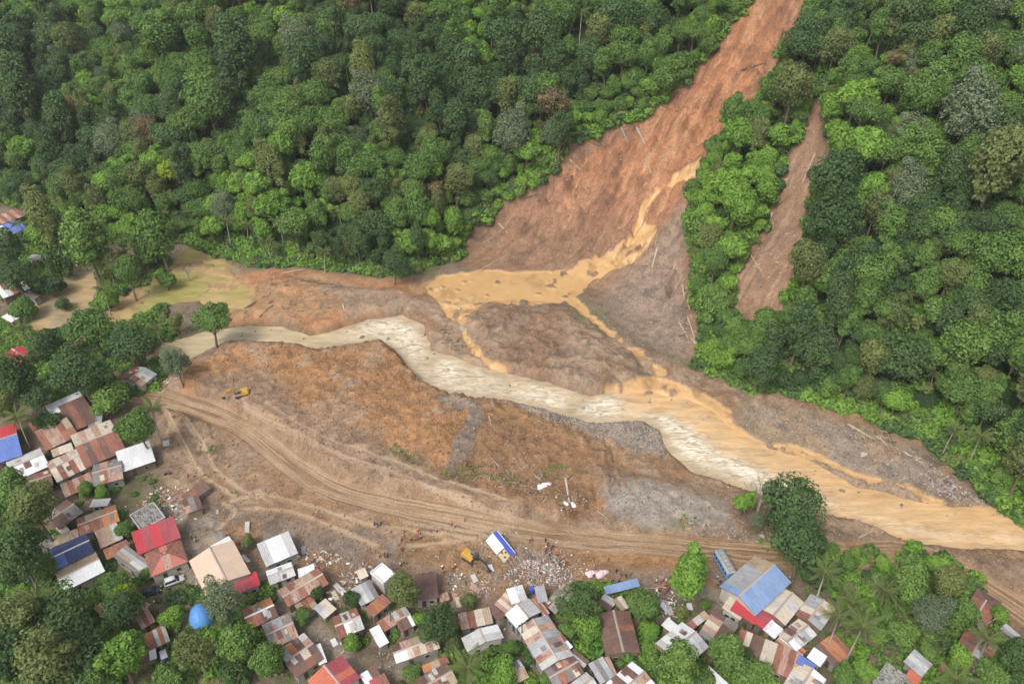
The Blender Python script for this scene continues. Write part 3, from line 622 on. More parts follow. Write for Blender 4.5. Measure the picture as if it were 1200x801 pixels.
# trees the photograph lets one pick out by colour
for (u, v, key, s) in [(1140, 125, ('grey', 'rounded'), 1.75), (1010, 130, ('mid', 'spreading'), 1.25), (296, 72, ('yellow', 'rounded'), 1.25), (293, 12, ('bright', 'rounded'), .9), (316, 45, ('yellow', 'rounded'), .8),
                       (285, 105, ('yellow', 'rounded'), .7), (648, 120, ('dry', 'feathery'), 1.9), (595, 115, ('olive', 'feathery'), 1.5), (172, 155, ('dry', 'feathery'), 1.5), (225, 125, ('dry', 'feathery'), 1.1), (650, 150, ('grey', 'rounded'), 1.1), (355, 115, ('olive', 'feathery'), 1.4),
                       (270, 240, ('yellow', 'rounded'), .6), (975, 275, ('bright', 'rounded'), 1.0), (1050, 470, ('bright', 'spreading'), 1.0), (890, 425, ('dark', 'rounded'), 1.25), (460, 305, ('dark', 'rounded'), 1.1), (490, 280, ('dark', 'tall'), 1.1), (655, 165, ('dark', 'tall'), 1.1)]:
    ix = SP_IX[key][0]; hc = SPECIES[ix][2] * s; p = hit(u, v, hc); F = [f for f in F if (f[0] - p[0]) ** 2 + (f[1] - p[1]) ** 2 > (2.6 * s) ** 2]
    F.append([p[0], p[1], p[2], ix, s, g.uniform(0, 6.28), u, v, project((p[0], p[1], p[2] + hc))[2]])
for (u, v) in [(265, 258), (290, 263), (312, 283), (380, 294), (328, 262), (396, 248), (1119, 503), (1149, 511), (1064, 345), (1094, 437), (405, 78), (682, 12), (150, 282), (144, 296)]:      # clearings for the hillside palms
    p = hit(u, v, 9.5); F = [f for f in F if not (abs(f[0] - p[0]) < 4.2 and -11 < f[1] - p[1] < 3.5)]
NF = len(F)
inview = [i for i, f in enumerate(F) if 4 < f[6] < 1196 and 6 < f[7] < 690]
size = {i: SPECIES[F[i][3]][3] * F[i][4] * FPX / F[i][8] for i in inview}
singles = sorted(inview, key=lambda i: -size[i])[:235]; sset = set(singles)
rest = [F[i] for i in range(NF) if i not in sset]
kit = []
for s in SPECIES:                                  # crown and trunk as one small mesh each for the mass
    kit += [s[1], s[0]]
pts, rot, scl, ixs = [], [], [], []
for f in rest:
    a_, b_, c_ = g.uniform(.85, 1.2, 3); tx, ty = g.normal(size=2) * .07
    for k in (0, 1): pts.append(f[:3]); rot.append((tx, ty, f[5])); scl.append((f[4] * a_, f[4] * b_, f[4] * c_)); ixs.append(2 * f[3] + k)
scatter('forest', kit, pts, rot, scl, ixs, label='mass of mixed green forest trees covering the steep slopes')
ORD = ['leftmost', 'second', 'third', 'fourth', 'fifth', 'sixth', 'seventh', 'eighth', 'ninth', 'tenth', 'eleventh', 'twelfth', 'thirteenth', 'fourteenth', 'fifteenth', 'sixteenth', 'seventeenth', 'eighteenth', 'nineteenth', 'twentieth']
def ordinal(k): return 'leftmost such' if k == 0 else '%s such from left' % (ORD[k] if k < 20 else 'number %d' % (k + 1))
TW = {'mid': 'mid green', 'dark': 'dark green', 'bright': 'bright green', 'olive': 'olive green', 'grey': 'grey-green', 'yellow': 'yellow-green', 'dry': 'brownish'}
def zone(u, v):
    if u > 1000: p = 'on right slope above gravel bar'
    elif u > 905 - (v - 130) * .1 and u > 850 and v > 110 and u > 1120 - v * .6 - 130: p = 'right of narrow scar'
    elif u > 800 and v > 95: p = 'between the two scars'
    elif u > 900: p = 'right of big scar top'
    elif u > 560: p = 'left of big scar'
    elif u > 400: p = 'above grey river bank'
    elif u > 210: p = 'above green pond'
    else: p = 'above brown creek pool'
    return ('high ' if v < 110 else 'midway ' if v < 230 else 'low ') + p
byz = {}
for i in singles: byz.setdefault((SPECIES[F[i][3]][4], SPECIES[F[i][3]][5], zone(F[i][6], F[i][7])), []).append(i)
for (tone, word, zn), L in byz.items():
    for k, i in enumerate(sorted(L, key=lambda i: F[i][6])):
        f = F[i]; lab = '%s %s tree %s' % (TW[tone], word, zn) + (', ' + ordinal(k) if len(L) > 1 else '')
        tree(f[3], f[0], f[1], f[2], f[4], f[5], lab, 'forest trees on the slopes')

# ---- low growth under and between the trees
UNDER = [crown_mesh('shrub_%d' % k, t, lobes_round(np.random.default_rng(500 + k), 1.3, .9, 7, (.34, .5), -.1), 700, .46, 510 + k, flat=.2) for k, t in enumerate(['mid', 'bright', 'dark', 'olive', 'mid', 'bright'])]
pts, rot, scl, ixs = [], [], [], []
def bush_at(x, y, s, k):
    pts.append((x, y, hz(x, y) + .15 * s)); rot.append((g.uniform(-.2, .2), g.uniform(-.2, .2), g.uniform(0, 6.28))); scl.append((s, s, s * g.uniform(.8, 1.25))); ixs.append(k)
c2 = np.stack([g.uniform(-260, 260, 16000), g.uniform(105, 430, 16000)], 1); okk = (field(HD, c2[:, 0], c2[:, 1]) > .3) & (field(sd_scar, c2[:, 0], c2[:, 1]) > -.4) & (field(sd_scar2, c2[:, 0], c2[:, 1]) > -.3)
uu, vv, _ = project((c2[:, 0], c2[:, 1], field(H, c2[:, 0], c2[:, 1]))); okk &= (uu > -60) & (uu < 1260) & (vv > -70) & (vv < 720)
for x, y in c2[okk]: bush_at(x, y, g.uniform(.8, 2.6), int(g.integers(6)))
c3 = np.stack([g.uniform(-200, 200, 60000), g.uniform(105, 400, 60000)], 1); e3 = np.minimum.reduce([field(np.abs(HD - 4), c3[:, 0], c3[:, 1]) - 4.2, np.abs(field(sd_scar, c3[:, 0], c3[:, 1]) - 2.2) - 2.2, np.abs(field(sd_scar2, c3[:, 0], c3[:, 1]) - 2.6) - 1.4])
for x, y in c3[(e3 < 0) & (field(HD, c3[:, 0], c3[:, 1]) > 0) & (field(sd_scar, c3[:, 0], c3[:, 1]) > 0) & (field(sd_scar2, c3[:, 0], c3[:, 1]) > 0)][:2600]: bush_at(x, y, g.uniform(1.0, 2.5), int(g.integers(6)))      # thick edge growth
VEG = [[(-40, 430), (60, 400), (130, 330), (190, 340), (215, 420), (190, 450), (150, 470), (120, 470), (60, 470), (20, 480), (-40, 500)], [(-40, 560), (50, 570), (40, 680), (130, 660), (160, 700), (150, 810), (-40, 830)],
       [(-40, 270), (60, 250), (110, 300), (60, 330), (30, 360), (-40, 330)], [(110, 320), (200, 290), (190, 330), (120, 365)], [(-40, 380), (30, 370), (60, 400), (-40, 440)],
       [(960, 650), (1060, 640), (1150, 670), (1140, 740), (1200, 750), (1200, 830), (980, 830), (990, 740)], [(740, 760), (900, 745), (930, 800), (740, 830)], [(650, 690), (750, 690), (770, 760), (660, 770)], [(520, 760), (620, 760), (640, 830), (520, 830)], [(190, 690), (320, 690), (330, 790), (200, 800)], [(930, 630), (985, 650), (960, 690), (925, 665)]]
for px in VEG:
    P = floor_pts(px); lo, hi = P.min(0), P.max(0); n = int((hi - lo).prod() * .34)
    q = np.stack([g.uniform(lo[0], hi[0], n), g.uniform(lo[1], hi[1], n)], 1); ins = (sdf_poly(P, q[:, 0], q[:, 1]) < 0) & (field(np.minimum.reduce([sd_river, sd_pool, sd_pond]), q[:, 0], q[:, 1]) > 1.0)
    for x, y in q[ins]: bush_at(x, y, g.uniform(.45, 1.9), int(g.integers(6)))
n = 2400; q = np.stack([g.uniform(-130, 130, n), g.uniform(84, 150, n)], 1)          # weeds between the houses
for x, y in q[(field(sd_deb, q[:, 0], q[:, 1]) > 3) & (field(np.minimum.reduce([lane, lane2, lane3, lane4]), q[:, 0], q[:, 1]) > 3.2)]: bush_at(x, y, g.uniform(.2, .95), int(g.integers(6)))
for u, v, r in grass_px:
    p = hit(u, v)
    for _ in range(r * 5): bush_at(p[0] + g.normal() * r * .8, p[1] + g.normal() * r * .4, g.uniform(.12, .4), int(g.choice([1, 3, 3])))
scatter('undergrowth', UNDER, pts, rot, scl, ixs, label='low shrubs and weeds under trees and between houses')

# ------------------------------------------------------------------ houses
RUSTC = (.17, .078, .050)
SHEET = {k: plain('sheet_' + n, c, r, v * 1.3, 1.3, mt, 0, (st[0], st[1] - .05), vec=(4.5, 1.5, 1)) for k, n, c, r, v, mt, st in [
 ('W', 'white', (.64, .65, .66), .5, .12, 0, ((.40, .35, .31), .66)), ('w', 'chalky', (.47, .465, .46), .6, .2, 0, ((.27, .21, .18), .60)), ('C', 'cream', (.52, .455, .37), .6, .2, 0, ((.27, .15, .10), .60)),
 ('c', 'tan', (.36, .28, .20), .75, .25, 0, ((.20, .12, .08), .58)), ('G', 'grey', (.36, .37, .39), .5, .2, .2, ((.24, .16, .13), .62)), ('g', 'dull_grey', (.215, .20, .19), .7, .3, 0, ((.14, .09, .07), .58)),
 ('R', 'rust', (.27, .120, .085), .8, .3, 0, ((.12, .060, .045), .56)), ('r', 'dark_rust', (.145, .088, .073), .8, .3, 0, ((.22, .11, .075), .60)), ('O', 'orange_rust', (.38, .17, .085), .8, .3, 0, ((.18, .085, .05), .60)),
 ('P', 'pale_rust', (.41, .27, .215), .75, .25, 0, (RUSTC, .56)), ('X', 'crimson', (.47, .055, .068), .5, .14, 0, ((.42, .08, .08), .66)), ('x', 'faded_red', (.33, .075, .090), .6, .2, 0, ((.26, .10, .10), .62)),
 ('B', 'blue', (.12, .185, .46), .5, .14, 0, ((.22, .28, .5), .68)), ('b', 'steel_blue', (.195, .285, .46), .5, .15, 0, ((.34, .38, .44), .64)), ('N', 'navy', (.060, .075, .175), .5, .2, 0, ((.12, .13, .2), .64)),
 ('T', 'terracotta', (.46, .135, .085), .7, .16, 0, ((.52, .22, .16), .62)), ('Y', 'peach', (.60, .45, .345), .6, .08, 0, ((.55, .42, .33), .70)), ('K', 'stained_concrete', (.34, .33, .30), .9, .35, 0, ((.045, .042, .04), .52)), ('S', 'salmon', (.47, .155, .12), .6, .2, 0, ((.52, .27, .22), .60))]}
WALLM = [plain('wall_' + n, c, .85, .2, 1.2) for n, c in (('grey_block', (.30, .28, .26)), ('wood', (.17, .125, .095)), ('pale_plaster', (.46, .43, .38)), ('bamboo', (.26, .20, .13)), ('blue_paint', (.26, .33, .42)))]
WOOD = plain('rafter_wood', (.085, .062, .047), .9, .3, 2.0); RIDGE = plain('ridge_cap', (.40, .33, .29), .6, .3, 1.0); DARK = plain('dark_opening', (.025, .024, .024), .4, .2); FRAME = plain('window_frame', (.42, .38, .33), .7, .2)
WHITECAP = plain('white_ridge', (.72, .70, .68), .55, .15)

def sheet_mesh(n=5):
    mb = MB(); vs = []; amp = 1.0
    for k in range(2 * n + 1):
        z = amp if k % 2 else 0.0; x = k / (2 * n) - .5
        vs += [(x, -.5, z), (x, .5, z)]
    mb.add(vs, [(2 * k, 2 * k + 2, 2 * k + 3, 2 * k + 1) for k in range(2 * n)]); return mb.mesh('corrugated_sheet', SHEET['G'])
SHEET_ME = sheet_mesh()
def box_mesh(name, m): return MB().box((0, 0, 0), (1, 1, 1)).mesh(name, m)
DOOR_ME = box_mesh('door', WOOD); WFRAME_ME = box_mesh('window', FRAME); PANE_ME = box_mesh('pane', DARK); CAP_ME = MB().prism([(-.5, 0), (0, .5), (.5, 0), (0, .3)], -.5, .5).mesh('ridge_cap', RIDGE)
hr = random.Random(11)

def rows_on(roof, p0, ax, dn, L, S, letters, th, wild):
    """lay sheets along ax (length L) and down dn (length S) from the corner p0 of a roof plane; each sheet an object"""
    n = max(len(letters), round(L / 1.75)); rows = 2 if S > 3.4 else 1; w = L / n
    nrm = ax.cross(dn).normalized()
    if nrm.z < 0: nrm = -nrm
    R = Matrix((ax, dn, ax.cross(dn))).transposed(); flip = ax.cross(dn).z < 0
    for i in range(n):
        for j in range(rows):
            ch = letters[min(i * len(letters) // n, len(letters) - 1)]
            if wild and hr.random() < wild: ch = hr.choice(letters + 'Rrcw')
            s = S / rows; c = p0 + ax * (w * (i + .5)) + dn * (s * (j + .5)) + nrm * (.03 + .012 * (i % 2) + .035 * (rows - 1 - j) + wild * .25 * hr.random())
            o = part('roof_sheet', SHEET_ME, roof, m=SHEET[ch]); tilt = hr.uniform(-.015, .015) * (1 + 6 * wild)
            o.matrix_local = Matrix.Translation(c) @ (R.to_4x4()) @ Matrix.Rotation(tilt, 4, 'Z') @ Matrix.Diagonal((w * 1.03, s * 1.04, (-.045 if flip else .045), 1))

def patches_on(roof, p0, ax, dn, L, S):
    nrm = ax.cross(dn).normalized(); nrm = nrm if nrm.z > 0 else -nrm; R = Matrix((ax, dn, ax.cross(dn))).transposed()
    for _ in range(hr.choice([1, 2, 2, 3])):
        c = p0 + ax * hr.uniform(.15, .85) * L + dn * hr.uniform(.2, .8) * S + nrm * hr.uniform(.13, .19)
        o = part('roof_patch', SHEET_ME, roof, m=SHEET[hr.choice('RrcwGPCg')]); o.matrix_local = Matrix.Translation(c) @ R.to_4x4() @ Matrix.Rotation(hr.uniform(-.2, .2), 4, 'Z') @ Matrix.Rotation(hr.uniform(-.03, .03), 4, 'X') @ Matrix.Diagonal((hr.uniform(.6, 1.1), hr.uniform(.9, 2.0), .04, 1))

def house(A, B, Cc, kind, cols, label, h=2.8, name='house', cat='house', wall=None, wild=.08, tilt=(0, 0), rise=None, cap=None, group=None, openwall=False):
    gz = 0.0
    for _ in range(3):
        a, b, c = (Vector(at(*p, gz + h)) for p in (A, B, Cc)); ctr = (a + c) / 2; gz = hz(ctr.x, ctr.y)
    a, b, c = (Vector(at(*p, gz + h)) for p in (A, B, Cc))
    ex = (b - a); L = ex.length; ex.normalize(); ey = Vector((-ex.y, ex.x, 0)); Wd = (c - b).dot(ey)
    if Wd < 0: a, b = b, a; ex = -ex; ey = -ey; Wd = -Wd; flipA = True
    else: flipA = False
    ctr = a + ex * (L / 2) + ey * (Wd / 2); ctr.z = gz; L *= 1.09; Wd *= 1.10
    root = empty(name, ctr, math.atan2(ex.y, ex.x), label, cat, group, rot=(tilt[0], tilt[1], math.atan2(ex.y, ex.x)))
    pl = cols.split('|')
    if flipA: pl = [p[::-1] for p in pl]
    wild = wild if any(ch in 'RrOPcCwGg' for ch in cols) else wild * .0
    i_ = .35; wl_, ww = max(L / 2 - i_, .4), max(Wd / 2 - i_, .4); wm = WALLM[wall if wall is not None else hr.choice([0, 0, 1, 1, 2, 3])]
    mb = MB(); X1, Y0, Y1, z0 = L / 2, -Wd / 2, Wd / 2, h
    ch_cap = cap
    if kind == 'g' or kind == 'h':
        rs = rise if rise is not None else .12 * Wd; top = h + rs - .12; zt = h - .08
        f = .9 if kind == 'h' else 0
        rx = wl_ if kind == 'g' else wl_ * .35
        mb.add([(-wl_, -ww, -.8), (wl_, -ww, -.8), (wl_, ww, -.8), (-wl_, ww, -.8), (-wl_, -ww, zt), (wl_, -ww, zt), (wl_, ww, zt), (-wl_, ww, zt), (-rx, 0, top - .1), (rx, 0, top - .1)],
               [(0, 1, 5, 4), (2, 3, 7, 6), (1, 2, 6, 9, 5) if kind == 'g' else (1, 2, 6, 5), (3, 0, 4, 8, 7) if kind == 'g' else (3, 0, 4, 7)])
        rb = MB()
        if kind == 'g':
            rb.add([(-X1, Y0, h - .03), (X1, Y0, h - .03), (X1, 0, h + rs - .03), (-X1, 0, h + rs - .03), (X1, Y1, h - .03), (-X1, Y1, h - .03), (-X1, Y0, h - .13), (X1, Y0, h - .13), (X1, 0, h + rs - .13), (-X1, 0, h + rs - .13), (X1, Y1, h - .13), (-X1, Y1, h - .13)],
                   [(0, 1, 2, 3), (3, 2, 4, 5), (6, 9, 8, 7), (9, 11, 10, 8), (0, 6, 7, 1), (5, 4, 10, 11), (1, 7, 8, 2), (2, 8, 10, 4), (0, 3, 9, 6), (3, 5, 11, 9)])
        else:
            q = max(L / 2 - Wd / 2, .3)
            rb.add([(-X1, Y0, h - .03), (X1, Y0, h - .03), (X1, Y1, h - .03), (-X1, Y1, h - .03), (-q, 0, h + rs - .03), (q, 0, h + rs - .03)], [(0, 1, 5, 4), (2, 3, 4, 5), (1, 2, 5), (3, 0, 4), (3, 2, 1, 0)])
        roof = part('roof', rb.mesh('roof', SHEET[pl[0][0]] if kind == 'h' else WOOD), root)
        S = math.hypot(Wd / 2, rs)
        if kind == 'g':
            rows_on(roof, Vector((-X1, 0, h + rs)), Vector((1, 0, 0)), Vector((0, -Wd / 2, -rs)) / S, L, S, pl[0], 0, wild)
            rows_on(roof, Vector((-X1, 0, h + rs)), Vector((1, 0, 0)), Vector((0, Wd / 2, -rs)) / S, L, S, pl[-1], 0, wild)
            if wild: patches_on(roof, Vector((-X1, 0, h + rs)), Vector((1, 0, 0)), Vector((0, -Wd / 2, -rs)) / S, L, S); patches_on(roof, Vector((-X1, 0, h + rs)), Vector((1, 0, 0)), Vector((0, Wd / 2, -rs)) / S, L, S)
            o = part('ridge_cap', CAP_ME, roof, (0, 0, h + rs + .05), (0, 0, math.pi / 2), (.5, L * 1.01, .3)); 
            if cap: o.material_slots[0].link = 'OBJECT'; o.material_slots[0].material = WHITECAP
        else:                                                 # hipped: long slopes laid with narrowing sheets
            for sgn, ll in ((-1, pl[0]), (1, pl[-1])):
                n = max(4, round(L / 1.5))
                for i in range(n):
                    x0, x1 = -X1 + L * i / n, -X1 + L * (i + 1) / n
                    def zr(x): return max(0.0, min(1.0, (X1 - abs(x)) / max(X1 - q, .01)))
                    k = MB(); y0 = sgn * Wd / 2; e = .035 + .02 * (i % 2)
                    k.add([(x0, y0 * 1.02, h + e), (x1, y0 * 1.02, h + e), (x1, y0 * (1 - zr(x1)), h + rs * zr(x1) + e), (x0, y0 * (1 - zr(x0)), h + rs * zr(x0) + e)], [(0, 1, 2, 3)])
                    part('roof_sheet', k.mesh('hip_sheet', SHEET[ll[min(i * len(ll) // n, len(ll) - 1)]]), roof)
            part('ridge_cap', CAP_ME, roof, (0, 0, h + rs + .05), (0, 0, math.pi / 2), (.4, 2 * q, .25))
    elif kind == 'm':
        rs = rise if rise is not None else .09 * Wd; hi_y = 1 if ey.y > 0 else -1         # low edge toward the open side
        zl, zh = h - .1, h + rs - .1; za, zb = (zl, zh) if hi_y > 0 else (zh, zl)
        zn = h - .2 + rs * .0
        mb.add([(-wl_, -ww, -.8), (wl_, -ww, -.8), (wl_, ww, -.8), (-wl_, ww, -.8), (-wl_, -ww, za - .1), (wl_, -ww, za - .1), (wl_, ww, zb - .1), (-wl_, ww, zb - .1)], [(0, 1, 5, 4), (1, 2, 6, 5), (2, 3, 7, 6), (3, 0, 4, 7)])
        z1, z2 = (h, h + rs) if hi_y > 0 else (h + rs, h); rb = MB()
        rb.add([(-X1, Y0, z1 - .02), (X1, Y0, z1 - .02), (X1, Y1, z2 - .02), (-X1, Y1, z2 - .02), (-X1, Y0, z1 - .11), (X1, Y0, z1 - .11), (X1, Y1, z2 - .11), (-X1, Y1, z2 - .11)], [(0, 1, 2, 3), (7, 6, 5, 4), (0, 4, 5, 1), (1, 5, 6, 2), (2, 6, 7, 3), (3, 7, 4, 0)])
        roof = part('roof', rb.mesh('roof', WOOD), root); S = math.hypot(Wd, rs)
        if hi_y > 0: rows_on(roof, Vector((-X1, Y1, z2)), Vector((1, 0, 0)), Vector((0, -Wd, -rs)) / S, L, S, pl[0], 0, wild)
        else: rows_on(roof, Vector((-X1, Y0, z1)), Vector((1, 0, 0)), Vector((0, Wd, -rs)) / S, L, S, pl[0], 0, wild)
    else:                                                     # flat slab with low parapet
        mb.box((0, 0, (h - .8) / 2 - .2), (L - .3, Wd - .3, h + .4))
        rb = MB(); rb.box((0, 0, h - .02), (L, Wd, .2)); roof = part('roof', rb.mesh('roof', SHEET[pl[0][0]]), root)
        k = MB()
        for sx, sy, dx, dy in ((0, -1, L, .2), (0, 1, L, .2)): k.box((0, sy * (Wd / 2 - .1), h + .28), (dx - .002, dy, .42))
        for sx in (-1, 1): k.box((sx * (L / 2 - .1), 0, h + .26), (.2, Wd - .41, .38))
        part('parapet', k.mesh('parapet', SHEET[pl[-1][0]]), roof)
    if openwall:
        mb = MB()
        for sx in (-1, 1):
            for sy in (-1, 1): mb.box((sx * wl_, sy * ww, (h - .9) / 2), (.14, .14, h + .7))
    wo_ = part('wall', mb.mesh('wall', wm), root)
    if not openwall and h > 2.2:
        for (nx, ny, span, off) in ((0, -1, wl_, ww), (0, 1, wl_, ww), (1, 0, ww, wl_), (-1, 0, ww, wl_)):
            d = ex * nx + ey * ny
            if d.y > -.25 or span < 1.0: continue
            rz = 0 if ny else math.pi / 2
            if span > 1.6:
                wx = -span * .45; loc = (wx, ny * (off + .01), 1.45) if ny else (nx * (off + .01), wx, 1.45)
                wf = part('window', WFRAME_ME, root, loc, (0, 0, rz), (1.1, .1, .95)); part('pane', PANE_ME, wf, (0, 0, 0), (0, 0, 0), (.82, 1.3, .80))
            wx = span * .35; loc = (wx, ny * (off + .01), 1.0) if ny else (nx * (off + .01), wx, 1.0); part('door', DOOR_ME, root, loc, (0, 0, rz), (.85, .08, 2.0))
    return root

